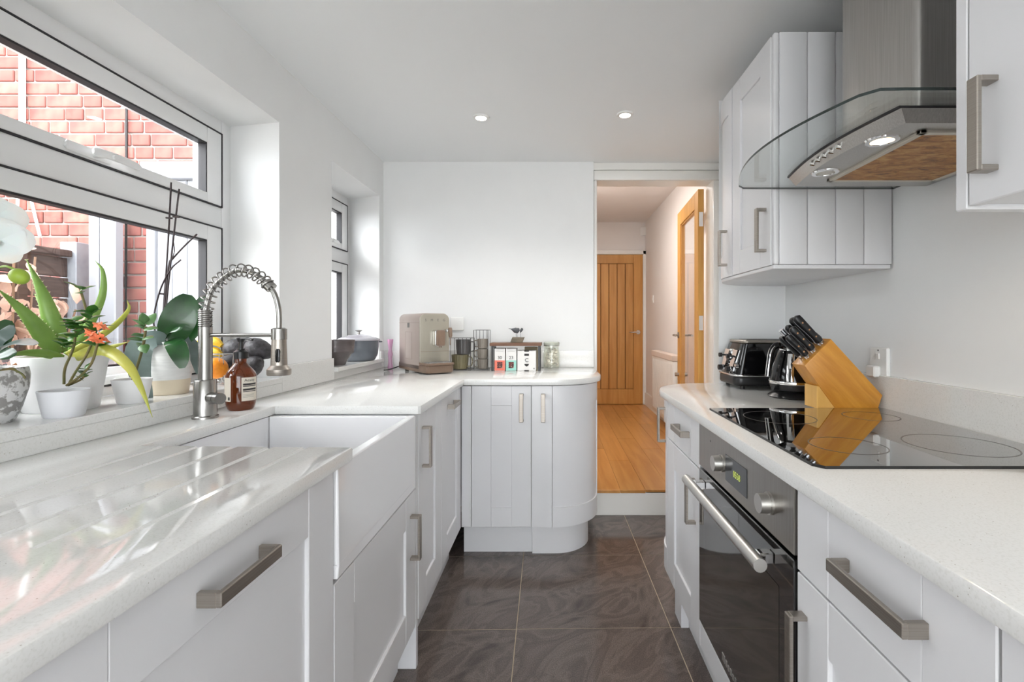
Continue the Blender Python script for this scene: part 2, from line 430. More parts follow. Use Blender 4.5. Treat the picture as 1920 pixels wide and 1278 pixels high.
# door header, casing and lining to the hall
b = new(); bx(b, .259, 1.3, 3.2, 3.34, 2.21, ZC + .1); struct('wall_over_door', b, 'wall', 'white painted wall strip over the hall doorway')
b = new(); bx(b, .259, 1.12, 3.185, 3.2, 2.225, ZC, .002); struct('trim_beam', b, 'trim', 'white boxed beam above the doorway')
t1 = thing('trim_doorway', 'white painted door casing around the hall doorway', None, (.66, 3.2, .16)); t1['kind'] = 'structure'
b = new(); bx(b, .2605, 1.122, 3.182, 3.2, 2.1575, 2.222, .006, 2); obj('head_casing', b, 'trim', t1)
for x0, x1 in ((.2605, .283), (1.054, 1.122)):
    b = new(); bx(b, x0, x1, 3.182, 3.2, .16, 2.1575, .006, 2); obj('side_casing', b, 'trim', t1)
b = new(); bx(b, .262, .283, 3.2, 3.335, .16, 2.1575); bx(b, 1.054, 1.09, 3.2, 3.335, .16, 2.1575); bx(b, .283, 1.054, 3.2, 3.335, 2.1575, 2.19); obj('door_lining', b, 'trim', t1)

# step up and hall
HF = .16
b = new(); bx(b, .1, 1.2, 3.02, 3.2, 0, HF - .012, .002); struct('trim_step', b, 'trim', 'white painted riser of the step up to the hall')
b = new(); bx(b, .06, 1.35, 3.21, 6.5, .02, HF - .02); hf = struct('floor_hall', b, 'oakgroove', 'honey oak board floor of the hall')
for i in range(7):
    x0 = .1 + i * .158; y = 3.02 - (i % 3) * .35
    while y < 6.3:
        y1 = min(y + 1.35, 6.3); ya = max(y, 3.015)
        if y1 > 3.1:
            b = new(); bx(b, x0, min(x0 + .157, 1.2), ya, y1 - .001, HF - .02, HF, .0015); obj('plank', b, 'oakfloor', hf)
        y += 1.35
b = new(); bx(b, .0, .06, 3.33, 6.4, 0, 2.54); struct('wall_hall_left', b, 'hallwall', 'pale hall wall left of the oak door')
b = new(); bx(b, 1.19, 1.35, 3.34, 6.4, 0, 2.54); struct('wall_hall_right', b, 'hallwall', 'pale hall wall beside the open glazed door')
b = new(); bx(b, -.1, 1.35, 6.3, 6.4, 0, 2.54); struct('wall_hall_end', b, 'hallwall', 'pale wall at the end of the hall')
b = new(); bx(b, -.1, 1.35, 3.3, 6.4, 2.54, 2.6); struct('ceiling_hall', b, 'hallwall', 'hall ceiling')
b = new(); bx(b, 0.06, 1.35, 3.335, 3.36, 2.2, 2.55); struct('wall_hall_front', b, 'hallwall', 'hall side of the wall over the doorway')
b = new(); prism(b, [(1.19, HF), (1.172, HF), (1.172, HF + .14), (1.178, HF + .16), (1.19, HF + .16)], 3.4, 6.3, axis='Y'); struct('baseboard_hall', b, 'trim', 'white skirting along the hall wall')

# oak plank door at the end of the hall
d1 = thing('door_1', 'closed oak cottage door with vertical planks at the end of the hall', None, (.77, 6.28, HF)); d1['kind'] = 'structure'
DX0, DX1, DT = .386, 1.148, 2.107
b = new(); bx(b, DX0, DX1, 6.255, 6.295, HF + .005, DT); obj('backing', b, 'oakgroove', d1)
for x0, x1, z0, z1 in ((DX0, DX0 + .11, HF + .005, DT), (DX1 - .12, DX1, HF + .005, DT), (DX0 + .11, DX1 - .12, DT - .115, DT), (DX0 + .11, DX1 - .12, HF + .005, HF + .2)):
    b = new(); bx(b, x0, x1, 6.236, 6.256, z0, z1, .002); obj('frame_board', b, 'oak', d1)
pw = (DX1 - DX0 - .23) / 5
for i in range(5):
    b = new(); bx(b, DX0 + .11 + i * pw + .004, DX0 + .11 + (i + 1) * pw - .004, 6.242, 6.256, HF + .204, DT - .119, .003); obj('plank', b, 'oak', d1)
b = new(); cyl(b, (DX1 - .06, 6.236, 1.1), (DX1 - .06, 6.228, 1.1), .027); cyl(b, (DX1 - .06, 6.228, 1.1), (DX1 - .06, 6.19, 1.1), .01); tube(b, [(DX1 - .06, 6.19, 1.1), (DX1 - .1, 6.186, 1.1), (DX1 - .18, 6.19, 1.097)], .009); obj('handle', b, 'chrome', d1)
b = new(); bx(b, 1.15, 1.19, 6.23, 6.3, HF, 2.16, .004); bx(b, .32, .384, 6.23, 6.3, HF, 2.16, .004); bx(b, .32, 1.19, 6.23, 6.3, 2.11, 2.165, .004); struct('trim_hall_door', b, 'trim', 'white casing of the oak hall door')

# open glazed oak door
d2 = thing('door_2', 'oak door with a tall glass pane standing open into the hall', None, (1.035, 3.335, HF)); d2['kind'] = 'structure'
def dpart(name, m, u0, u1, z0, z1, t0=0, t1=.04, bev=.002):
    b = new(); bx(b, t0, t1, u0, u1, z0, z1, bev)
    xf(b, Matrix.Rotation(-.068, 4, 'Z')); bmesh.ops.translate(b, vec=(-.037, .0, 0), verts=b.verts[:])
    return obj(name, b, m, d2, local=True)
DH = 1.98
dpart('stile', 'oak2', 0, .115, .004, DH); dpart('stile', 'oak2', .645, .76, .004, DH)
dpart('rail', 'oak2', .115, .645, DH - .115, DH); dpart('rail', 'oak2', .115, .645, .004, .2)
for u0, u1, z0, z1 in ((.115, .127, .2, DH - .115), (.633, .645, .2, DH - .115), (.127, .633, .2, .212), (.127, .633, DH - .127, DH - .115)):
    dpart('glazing_bead', 'oak', u0, u1, z0, z1, .008, .032, .001)
dpart('pane', 'glass', .127, .633, .212, DH - .127, .018, .022, 0)
for z in (.22, 1.0, 1.72): dpart('hinge', 'chrome', -.004, .0005, z, z + .1, .006, .034, 0)
for sx in (-1, 1):
    b = new(); x = .02 + sx * .02
    cyl(b, (x, .705, .95), (x + sx * .008, .705, .95), .026); cyl(b, (x + sx * .008, .705, .95), (x + sx * .045, .705, .95), .009)
    tube(b, [(x + sx * .045, .705, .95), (x + sx * .05, .66, .952), (x + sx * .048, .59, .948)], .008)
    cyl(b, (x, .705, .62), (x + sx * .03, .705, .62), .016)
    xf(b, Matrix.Rotation(-.068, 4, 'Z')); bmesh.ops.translate(b, vec=(-.037, 0, 0), verts=b.verts[:]); obj('handle', b, 'steel', d2, local=True)

# windows
def window(name, label, y0, y1, zf0, zf1, handle_y, n_low=True):
    r = thing(name, label, None, (XF, (y0 + y1) / 2, zf0)); r['kind'] = 'structure'
    xi, xo = XF, XF - .062
    def bar(nm, m, a0, a1, z0, z1, xa, xb, bev=.004): 
        b = new(); bx(b, xb, xa, a0, a1, z0, z1, bev, 2); return obj(nm, b, m, r)
    tr0, tr1 = 1.593, 1.675
    fw = .058
    bar('frame_side', 'upvc', y0, y0 + fw, zf0, zf1, xi, xo); bar('frame_side', 'upvc', y1 - fw, y1, zf0, zf1, xi, xo)
    bar('frame_head', 'upvc', y0 + fw, y1 - fw, zf1 - fw, zf1, xi, xo); bar('frame_foot', 'upvc', y0 + fw, y1 - fw, zf0, zf0 + .03, xi, xo)
    bar('transom', 'upvc', y0 + fw, y1 - fw, tr0, tr1, xi, xo)
    for nm, z0, z1, g0, g1 in (('upper_sash', tr1, zf1 - fw, 1.7175, 1.912), ('lower_sash', zf0 + .03, tr0, 1.0695, 1.532)):
        a0, a1 = y0 + fw, y1 - fw; gp = .005; gw = .084
        b = new()
        for q in ((a0, a0 + gp, z0, z1), (a1 - gp, a1, z0, z1), (a0, a1, z0, z0 + gp), (a0, a1, z1 - gp, z1)): bx(b, xo + .01, xi + .0045, *q)
        sash = bar(nm, 'upvc', a0 + gp, a0 + gw, z0 + gp, z1 - gp, xi + .004, xo + .005)
        sl = obj('sash_gasket', b, 'seal', r)
        for q in ((a1 - gw, a1 - gp, z0 + gp, z1 - gp), (a0 + gw, a1 - gw, z0 + gp, g0), (a0 + gw, a1 - gw, g1, z1 - gp)):
            bar('sash_rail', 'upvc', *q, xi + .004, xo + .005)
        b = new(); s = .006
        for q in ((a0 + gw, a0 + gw + s, g0, g1), (a1 - gw - s, a1 - gw, g0, g1), (a0 + gw, a1 - gw, g1 - s, g1)): bx(b, xi - .03, xi + .001, *q)
        bx(b, xi - .03, xi - .016, a0 + gw, a1 - gw, g0, g0 + s)
        obj('glazing_gasket', b, 'seal', r)
        b = new(); bx(b, xi - .022, xi - .018, a0 + gw, a1 - gw, g0, g1); obj('pane', b, 'glass', r)
    for hz, hy in ((1.7, handle_y), (1.036, handle_y)):
        b = new(); x = xi + .004
        sweep(b, [(x + .004, hy - .085, hz), (x + .004, hy - .08, hz), (x + .004, hy + .05, hz), (x + .004, hy + .055, hz)], [.006, .014, .014, .006], .005, (1, 0, 0), 12)
        cyl(b, (x, hy, hz), (x + .035, hy, hz), .012)
        sweep(b, spline([(x + .03, hy - .03, hz - .001), (x + .038, hy, hz), (x + .036, hy + .06, hz + .002), (x + .03, hy + .125, hz)], 5), [.008] + [.013] * 14 + [.009], .006, (1, 0, 0), 10)
        cyl(b, (x + .03, hy + .022, hz - .002), (x + .05, hy + .022, hz - .002), .007)
        obj('window_handle', b, 'upvc', r)
    return r
window('window_1', 'wide white plastic window above the sink with a tilting upper sash', W1[2], 2.02, SILL, 2.036, 1.41)
window('window_2', 'narrow white plastic window in the far left reveal', W2[2] + .01, W2[3] + .01, SILL, 2.036, 2.83)

# sills
for nm, y0, y1, q0, q1, xs, lab in (('window_sill', W1[0], W1[1], W1[2], W1[3], -1.117, 'speckled white quartz sill carrying the potted plants'),
                                    ('window_sill', W2[0], W2[1], W2[2], W2[3], -1.098, 'speckled white quartz sill under the far narrow window')):
    b = new(); prism(b, [(xs, y0 + .001), (xs, y1 - .001), (XL, y1 - .001), (XF + .001, q1 - .02), (XF + .001, q0 + .02), (XL, y0 + .001)], .96, SILL, .002)
    tag(obj(nm, b, 'quartz', smooth=None), lab, 'window sill')

# outside: patio, neighbouring brick wall, fence, white glazed frame
b = new(); bx(b, -14, -1.42, -6, 14, -.1, -.02); bx(b, -1.42, 6, -14, YR - .1, -.1, -.02); struct('ground', b, 'patio', 'pale paving outside the window')
BW = thing('brick_wall', 'red brick house wall outside the window', 'brick wall', (-3.2, 3.0, -.02))
b = new(); bx(b, -5.2, -2.08, 3.012, 4.2, -.02, 4.6); obj('mortar', b, 'mortar', BW)
bb = new(); bx(bb, -.1085, .1085, -.05, .05, -.0348, .0348, .004); bme = finish(bb, 'brick'); bme.materials.append(M['brick'])
hb = new(); bx(hb, -.0545, .0545, -.05, .05, -.0348, .0348, .004); hme = finish(hb, 'brick'); hme.materials.append(M['brick'])
rest = new(); cnt = 0
for k in range(56):
    z = .02 + k * .0805; x = -5.15 + (0, .09, .045, .13)[k % 4]
    while x < -2.2:
        header = random.random() < .28; half = .0545 if header else .1085
        if x + 2 * half > -2.085: half = (-2.085 - x) / 2; header = None
        c_ = x + half
        if -3.62 < c_ and .82 < z < 3.3 and cnt < 298 and header is not None:
            cnt += 1; place('brick', hme if header else bme, BW, Vector((c_, 3.052 + random.uniform(-.003, .002), z)) - BW.location)
        else: bx(rest, x, x + 2 * half, 3.002, 3.1, z - .0348, z + .0348)
        x += 2 * half + .0115
o = obj('brick_courses', rest, 'brick', BW, None); o['kind'] = 'stuff'
b = new(); cyl(b, (-3.31, 2.985, 2.15), (-3.31, 2.985, 4.4), .016, seg=10); obj('white_pipe', b, 'white', BW)
b = new(); tube(b, [(-2.67, 2.993, .4), (-2.672, 2.993, 1.6), (-2.668, 2.993, 2.6), (-2.67, 2.993, 4.2)], .007, 6); obj('black_cable', b, 'black', BW)
b = new(); tube(b, spline([(-3.34, 2.99, 2.02), (-3.345, 2.985, 1.85), (-3.36, 2.98, 1.72)]), .008, 6); tube(b, [(-3.27, 2.99, 2.02), (-3.2, 2.985, 1.75)], .008, 6); obj('white_cable', b, 'white', BW)

FN = thing('garden_fence', 'dark weathered board fence outside the window', 'fence', (-2.95, 2.2, -.02))
for k in range(13):
    b = new(); bx(b, -2.96, -2.935 + (k % 2) * .004,   .4, 2.895, .02 + k * .122, .02 + k * .122 + .116, .003); obj('board', b, 'fence', FN)
b = new(); bx(b, -2.985, -2.905, .4, 2.895, 1.606, 1.645, .004); obj('capping_rail', b, 'fence', FN)
for y in (1.0, 1.8, 2.6): 
    b = new(); bx(b, -2.935, -2.905, y, y + .05, -.02, 1.606, .004); obj('batten', b, 'fence', FN)
b = new(); bx(b, -2.99, -2.89, 2.9, 2.985, -.02, 1.7, .004); tag(obj('fence_post', b, 'galv'), 'pale galvanised post at the end of the fence', 'post')

GF = thing('garden_door_frame', 'white plastic glazed frame standing beside the brick wall outside', 'door frame', (-2.4, 2.9, -.02))
for x0, x1 in ((-2.76, -2.70), (-2.695, -2.6), (-2.42, -2.37), (-2.1, -2.04)):
    b = new(); bx(b, x0, x1, 2.84, 2.9, -.02, 1.92 if x1 < -2.5 else 2.06, .006); obj('post', b, 'upvc_out', GF)
b = new(); bx(b, -2.44, -1.98, 2.82, 2.92, 2.06, 2.16, .006); obj('head', b, 'upvc_out', GF)
for i in range(3):
    b = new(); bx(b, -2.37 + i * .09, -2.283 + i * .09, 2.86, 2.885, -.02, 2.06, .006); obj('panel', b, 'upvc_out', GF)
b = new(); bx(b, -2.6, -2.575, 2.83, 2.86, 1.02, 1.22, .006); bx(b, -2.6, -2.42, 2.84, 2.88, 1.0, 1.03); obj('door_pull', b, 'upvc_out', GF)

SH = thing('dried_shrub', 'dried pale pink leafy shrub in front of the dark fence', 'shrub', (-2.72, 2.35, -.02))
lb = new(); sweep(lb, [(0, 0, 0), (.014, 0, .003), (.034, 0, .008), (.054, 0, .004), (.066, 0, -.002)], [.003, .015, .021, .014, .002], .0012, (0, 0, 1), 6)
lme = finish(lb, 'dry_leaf', 40); lme.materials.append(M['dryleaf'])
b = new()
for i in range(16):
    a = random.uniform(0, 6.28); rr = random.uniform(.1, .34)
    tip = (-2.66 + rr * math.cos(a) * .5, 2.35 + rr * math.sin(a) * 1.3, random.uniform(.9, 1.62))
    tube(b, spline([(-2.68, 2.35, -.02), (-2.67 + .2 * math.cos(a) * rr, 2.35 + .5 * rr * math.sin(a), .6), tip], 4), .005, 5)
    for k in range(11):
        t = random.uniform(.45, 1); q = (Vector((-2.67, 2.35, .55)).lerp(Vector(tip), t)) + Vector((random.uniform(-.06, .06), random.uniform(-.09, .09), random.uniform(-.06, .06)))
        s = random.uniform(.9, 1.6); place('dry_leaf', lme, SH, q - SH.location, (random.uniform(-1.5, 1.5), random.uniform(.2, 1.6), random.uniform(0, 6.28)), (s, s, s))
obj('twigs', b, 'twig', SH)

# ================================================================ WORKTOPS
def shaped(name, poly, z0, z1, m, label, cat, cutters=None, bev=.004):
    b = new(); prism(b, poly, z0, z1, bev, 2)
    o = obj(name, b, m, smooth=30); tag(o, label, cat)
    if cutters is not None:
        me = finish(cutters, 'cutter'); co = bpy.data.objects.new('cutter', me); COL.objects.link(co)
        md = o.modifiers.new('cut', 'BOOLEAN'); md.object = co; md.operation = 'DIFFERENCE'; md.solver = 'EXACT'
        bpy.context.view_layer.update(); dg = bpy.context.evaluated_depsgraph_get()
        nm = bpy.data.meshes.new_from_object(o.evaluated_get(dg)); o.modifiers.clear(); old = o.data; o.data = nm; nm.name = name
        if not nm.materials: nm.materials.append(M[m])
        bpy.data.objects.remove(co); bpy.data.meshes.remove(old)
    return o
FX = -.461; UX = -1.118   # left worktop front, upstand face
cut = new()
for i in range(5):
    x = -.90 + i * .083
    cyl(cut, (x, .60, WT + .0045), (x, 1.2, WT + .0012), .0075, .0085, 10)
poly = [(-1.128, -.3), (FX, -.3), (FX, 1.096), (-.96, 1.112), (-.96, 1.65), (FX - .008, 1.65), (FX, 1.658), (FX, 2.447)]
poly += [(0, 2.447)] + arc(0, 2.707, .26, -90, 0, 12)[1:] + [(.26, 3.168), (-1.128, 3.168)]
shaped('worktop', poly, WU, WT, 'quartz', 'glossy white quartz worktop running along the window and back wall', 'worktop', cut)
RX = .4515
poly = [(RX, -.2), (1.108, -.2), (1.108, 2.302), (.712, 2.302)] + [(x, y) for x, y in arc(.712, 2.04, .2605, 90, 180, 12)][1:]
shaped('worktop', poly, WU, WT, 'quartz', 'glossy white quartz worktop under the hob with rounded far corner', 'worktop')

b = new(); bx(b, -1.13, UX, -.3, 1.972, WT, .96, .0015)
bx(b, -1.13, UX, 1.972, 2.436, WT, 1.0295, .0015); bx(b, -1.13, UX, 2.436, 3.1, WT, .96, .0015); bx(b, -1.13, UX, 3.1, 3.15, WT, 1.0295, .0015)
tag(obj('worktop_upstand', b, 'quartz', smooth=None), 'low white quartz upstand below the window sills', 'upstand')
b = new(); bx(b, UX, .259, 3.15, 3.169, WT, 1.0295, .0015); tag(obj('worktop_upstand', b, 'quartz', smooth=None), 'low white quartz upstand along the back wall', 'upstand')
b = new(); bx(b, 1.092, 1.11, -.2, 2.304, WT, 1.0295, .0015); tag(obj('worktop_upstand', b, 'quartz', smooth=None), 'low white quartz upstand behind the hob', 'upstand')

# ================================================================ CABINETS
def shaker(wd, h, t=.02, st=.1, rail=.1, horiz_only=False, split_rail=None):
    """door leaf in local coords: x 0..wd, front at y=0 facing -y, z 0..h"""
    b = new(); g = .0025
    bx(b, .0, st, 0, t, 0, h, .0018); bx(b, wd - st, wd, 0, t, 0, h, .0018)
    bx(b, st - g * 0, wd - st, 0.0004, t, h - rail, h, .0018); bx(b, st, wd - st, 0.0004, t, 0, rail, .0018)
    bx(b, st - .004, wd - st + .004, .008, t - .002, rail - .004, h - rail + .004)
    return b

def flat_drawer(wd, h, t=.02, st=.1):
    b = new(); bx(b, 0, st, 0, t, 0, h, .0018); bx(b, wd - st, wd, 0, t, 0, h, .0018); bx(b, st, wd - st, .0004, t, 0, h, .0018)
    return b

def handle(L, vertical):
    """bar handle centred on the door face, front -y"""
    b = new(); hw = .0105; so = .034; th_ = .008
    bx(b, -hw, hw, -so, -so + th_, -L / 2, L / 2, .0015)
    for s in (-1, 1): 
        z0 = s * (L / 2); z1 = s * (L / 2 - .009)
        bx(b, -hw, hw, -so + th_ - .001, 0, min(z0, z1), max(z0, z1), .001)
    if not vertical: xf(b, Matrix.Rotation(PI / 2, 4, 'Y'))
    return b

FACE = {'L': lambda x, y: Matrix.Translation((x, y, 0)) @ Matrix.Rotation(PI / 2, 4, 'Z'),
        'R': lambda x, y: Matrix.Translation((x, y, 0)) @ Matrix.Rotation(-PI / 2, 4, 'Z'),
        'B': lambda x, y: Matrix.Translation((x, y, 0))}
Z0, Z1 = .158, .884
LXF, RXF = -.48, .472

def unit_run(side, y0, y1, label, fronts, plinth=True, zt=.888, extra=None, body=True):
    """base cabinet of the left or right run between y0 and y1; fronts: (kind, z0, z1, handle(vertical, y, zc, L))"""
    sg = -1 if side == 'L' else 1; fx = LXF if side == 'L' else RXF
    back = sg * 1.11 if side == 'L' else 1.105
    t = thing('base_cabinet', label, 'cabinet', ((fx + back) / 2, (y0 + y1) / 2, 0))
    if body:
        b = new(); a, c = sorted((fx + sg * .021, back)); bx(b, a, c, y0 + .001, y1 - .001, .15, zt, .001); obj('body', b, 'cabin', t)
    if plinth:
        a, c = sorted((fx + sg * .062, fx + sg * .08)); b = new(); bx(b, a, c, y0, y1, 0, .149); obj('plinth', b, 'cab', t)
    for kind, z0, z1, hd in fronts:
        wd = y1 - y0 - .004
        st = min(.105, wd * .3)
        b = shaker(wd, z1 - z0, st=st) if kind == 'door' else flat_drawer(wd, z1 - z0, st=st)
        bmesh.ops.translate(b, vec=(0, 0, z0), verts=b.verts[:])
        xf(b, FACE['L'](fx, y0 + .002) if side == 'L' else FACE['R'](fx, y1 - .002))
        o = obj(kind, b, 'cab', t)
        if hd:
            vert, hy, hz, L = hd
            b = handle(L, vert); bmesh.ops.translate(b, vec=(0, 0, hz), verts=b.verts[:])
            xf(b, FACE[side](fx, hy)); obj('handle', b, 'steel', o)
    return t

unit_run('L', -.28, .41, 'light grey base cabinet under the drainer nearest the viewer', [('door', Z0, Z1, (True, -.2, .7, .148))])
unit_run('L', .41, 1.045, 'light grey appliance front with wide horizontal bar handle under the drainer', [('door', Z0, Z1, (False, .715, .83, .145))])
t = unit_run('L', 1.045, 1.66, 'light grey cabinet under the white ceramic sink', [('door', Z0, .632, (True, 1.605, .489, .148))], zt=.632)
t = unit_run('L', 1.695, 2.04, 'narrow light grey cabinet right of the sink with vertical handle', [('door', Z0, Z1, (True, 1.747, .756, .148))])
b = new(); bx(b, -1.1, -.482, 1.672, 1.694, 0, .888, .001); obj('end_panel', b, 'cab', t)
unit_run('L', 2.04, 2.466, 'light grey slim appliance front in the inner corner with short horizontal handle', [('door', Z0, Z1, (False, 2.225, .83, .145))])

# back run: corner post, flat door cabinet, curved end cabinet
YF = 2.467
t = thing('base_cabinet', 'light grey flat fronted cabinet in the corner of the back run', 'cabinet', (-.28, 2.8, 0))
b = new(); bx(b, -.479, -.1175, YF + .021, 3.14, .15, .888); obj('body', b, 'cabin', t)
b = new(); bx(b, -.478, -.428, YF, YF + .02, Z0, Z1, .0015); obj('corner_post', b, 'cab', t)
b = new(); bx(b, -.478, -.1175, YF + .07, YF + .088, 0, .149); obj('plinth', b, 'cab', t)
b = shaker(.306, Z1 - Z0); bmesh.ops.translate(b, vec=(-.4255, YF, Z0), verts=b.verts[:]); dr = obj('door', b, 'cab', t)
b = handle(.142, True); bmesh.ops.translate(b, vec=(-.169, YF, .774), verts=b.verts[:]); obj('handle', b, 'steel', dr)

def offset_plan(pts, d):
    out = []
    for i, p in enumerate(pts):
        a = Vector(pts[max(i - 1, 0)]); c = Vector(pts[min(i + 1, len(pts) - 1)]); t_ = (c - a).normalized(); out.append((p[0] - t_.y * d, p[1] + t_.x * d))
    return out

def sheet(b, pts, d0, d1, z0, z1):
    """solid strip following a plan curve between offsets d0 and d1"""
    p = offset_plan(pts, d0) + offset_plan(pts, d1)[::-1]
    n = len(pts); lo = [b.verts.new((x, y, z0)) for x, y in p]; hi = [b.verts.new((x, y, z1)) for x, y in p]; fs = []
    N = len(p)
    for i in range(N): fs.append(b.faces.new((lo[i], lo[(i + 1) % N], hi[(i + 1) % N], hi[i])))
    for i in range(n - 1):
        for q in (lo, hi): fs.append(b.faces.new((q[i], q[i + 1], q[N - 2 - i], q[N - 1 - i])))
    bmesh.ops.recalc_face_normals(b, faces=fs)

def curved_door(parent, plan, i_st, i_en, z0, z1, rail=.1):
    """plan runs along the front face; stile up to index i_st, then rails with recessed panel up to i_en, then edge stile"""
    b = new()
    sheet(b, plan[:i_st + 1], 0, .02, z0, z1)
    mid = list(plan[i_st:i_en + 1]); k0 = Vector(mid[0]); k1 = Vector(mid[1]); mid[0] = tuple(k0 + (k1 - k0).normalized() * .0022)
    sheet(b, mid, 0, .02, z1 - rail, z1); sheet(b, mid, 0, .02, z0, z0 + rail); sheet(b, mid, .006, .019, z0 + rail, z1 - rail)
    if i_en < len(plan) - 1: sheet(b, plan[i_en:], 0, .02, z0, z1)
    return obj('door', b, 'cab', parent, smooth=25)

t = thing('base_cabinet', 'light grey cabinet with curved end door beside the doorway step', 'cabinet', (.06, 2.85, 0))
plan = [(-.1165, YF), (-.012, YF)] + arc(0, YF + .24, .24, -90, 0, 14)
dr = curved_door(t, plan, 1, len(plan) - 2, Z0, Z1)
b = handle(.142, True); bmesh.ops.translate(b, vec=(-.058, YF, .774), verts=b.verts[:]); obj('handle', b, 'steel', dr)
inner = offset_plan(plan, .022)
b = new(); prism(b, inner + [(.218, 3.14), (-.116, 3.14)], .15, .888); obj('body', b, 'cabin', t)
b = new(); bx(b, .219, .24, YF + .245, 3.145, .15, .886, .001); obj('end_panel', b, 'cab', t)
b = new(); pl = [(-.116, YF + .05), (.0, YF + .05)] + arc(0, YF + .24, .19, -90, 0, 12)[1:] + [(.19, 3.0), (-.116, 3.0)]; prism(b, pl, 0, .149); obj('plinth', b, 'cab', t)

# right run
t = thing('base_cabinet', 'white base cabinet with curved end door at the far right corner', 'cabinet', (.8, 2.15, 0))
planR = [(RXF, 2.002), (RXF, 2.02), (RXF, 2.04)] + arc(.712, 2.04, .24, 180, 90, 12)[1:]
planR = planR[::-1]
dr = curved_door(t, planR, 1, len(planR) - 2, Z0, Z1)
b = handle(.148, True); bmesh.ops.translate(b, vec=(0, 0, .773), verts=b.verts[:]); xf(b, FACE['R'](RXF + .002, 2.05)); obj('handle', b, 'steel', dr)
inn = offset_plan(planR, .022); b = new(); prism(b, inn + [(1.1, 2.002), (1.1, 2.28)], .15, .888); obj('body', b, 'cabin', t)
b = new(); prism(b, [(RXF + .06, 2.002), (RXF + .06, 2.06)] + arc(.72, 2.06, .19, 180, 90, 8) + [(1.1, 2.25), (1.1, 2.002)], 0, .149); obj('plinth', b, 'cab', t)
t = unit_run('R', 1.555, 2.0, 'white drawer and door cabinet left of the oven', [('drawer', .731, Z1, (False, 1.745, .815, .14)), ('door', Z0, .727, (True, 1.61, .608, .15))])
b = new(); bx(b, RXF + .03, RXF + .06, 1.9, 1.998, 0, .149); obj('plinth_return', b, 'cab', t)
t = unit_run('R', .51, .935, 'white drawer and door cabinet right of the oven nearest the viewer', [('drawer', .725, Z1, (False, .69, .813, .172)), ('door', Z0, .721, (True, .905, .58, .15))])
unit_run('R', -.18, .51, 'white cabinet at the near end of the right worktop', [('drawer', .725, Z1, None), ('door', Z0, .721, None)])
# oven housing strip
t = thing('oven_housing', 'white strip and plinth below the built-in oven', 'cabinet', (.8, 1.245, 0))
b = new(); bx(b, RXF, RXF + .02, .937, 1.553, Z0, .238, .0015); obj('filler', b, 'cab', t)
b = new(); bx(b, RXF + .062, RXF + .08, .935, 1.555, 0, .149); obj('plinth', b, 'cab', t)
b = new(); bx(b, RXF + .03, 1.1, .937, 1.553, .15, .235); obj('base_board', b, 'cabin', t)

# ---------------------------------------------------------------- sink
t = thing('belfast_sink', 'deep white ceramic farmhouse sink set into the worktop', 'sink', (-.72, 1.345, .64))
b = new(); x0, x1, y0, y1, z0, z1 = -.985, -.474, 1.05, 1.64, .641, .8897; w_ = .024
outer = [(x0, y0), (x1, y0), (x1, y1), (x0, y1)]
bx(b, x0, x1, y0, y1, z0, z0 + .03, 0)
for q in ((x0, x0 + w_, y0, y1), (x1 - w_, x1, y0, y1), (x0 + w_, x1 - w_, y0, y0 + w_), (x0 + w_, x1 - w_, y1 - w_, y1)): bx(b, *q, z0 + .03, z1, 0)
bmesh.ops.remove_doubles(b, verts=b.verts[:], dist=1e-5)
o = obj('basin', b, 'sink', t, 30)
md = o.modifiers.new('round', 'BEVEL'); md.width = .0035; md.segments = 3; md.limit_method = 'ANGLE'
b = new(); lathe(b, [(0, .0), (.042, .0), (.045, .003), (.038, .005), (.03, .002), (0, .001)], (-.72, 1.35, .6705)); obj('waste', b, 'chrome', t)

# ================================================================ OVEN
ov = thing('oven', 'built-in oven with steel control panel, black glass door and bar handle', 'oven', (.8, 1.245, .245))
OX = .468
b = new(); bx(b, OX + .022, 1.05, .94, 1.55, .245, .884); obj('body', b, 'black', ov)
b = new(); bx(b, OX, OX + .02, .938, 1.552, .748, .886, .0015); cp = obj('control_panel', b, 'ovensteel', ov)
for y in (1.343, 1.043):
    b = new(); cyl(b, (OX, y, .812), (OX - .005, y, .812), .024, seg=24); cyl(b, (OX - .005, y, .812), (OX - .008, y, .812), .0195, seg=24); cyl(b, (OX - .008, y, .812), (OX - .026, y, .812), .0215, .0205, seg=28)
    obj('knob', b, 'alu', cp)
b = new(); bx(b, OX - .0015, OX + .001, 1.166, 1.31, .777, .847); ds = obj('display', b, 'panel', cp)
b = text_bm('0558', .024); xf(b, FACE['R'](OX - .0022, 1.228) @ Matrix.Translation((0, 0, .811)) @ Matrix.Rotation(PI / 2, 4, 'X')); obj('display_digits', b, 'digit', cp, None)
b = new(); cyl(b, (OX + .001, 1.44, .85), (OX - .001, 1.44, .85), .003, seg=8); obj('indicator', b, 'grey', cp)
b = new(); bx(b, OX, OX + .024, .938, 1.552, .248, .738, .002); od = obj('door', b, 'ovenglass', ov)
b = new(); bx(b, OX - .0008, OX + .001, 1.0, 1.49, .335, .655); obj('window', b, 'ovenwin', od)
b = new(); HZ = .70; cyl(b, (.427, .995, HZ), (.427, 1.555, HZ), .0145, seg=20); obj('handle_bar', b, 'alu', od)
for y in (1.035, 1.5):
    b = new(); bx(b, .437, OX, y - .012, y + .012, HZ - .011, HZ + .012, .002); obj('handle_bracket', b, 'chrome', od)
b = new()
bx(b, OX - .0012, OX, 1.318, 1.338, .268, .288)
for i, hh in enumerate((.016, .013, .016, .013, .016, .013, .013, .016)):
    y = 1.306 - i * .0165; bx(b, OX - .0012, OX, y - .0045, y + .0045, .27, .27 + hh)
obj('maker_mark', b, 'alu', od)

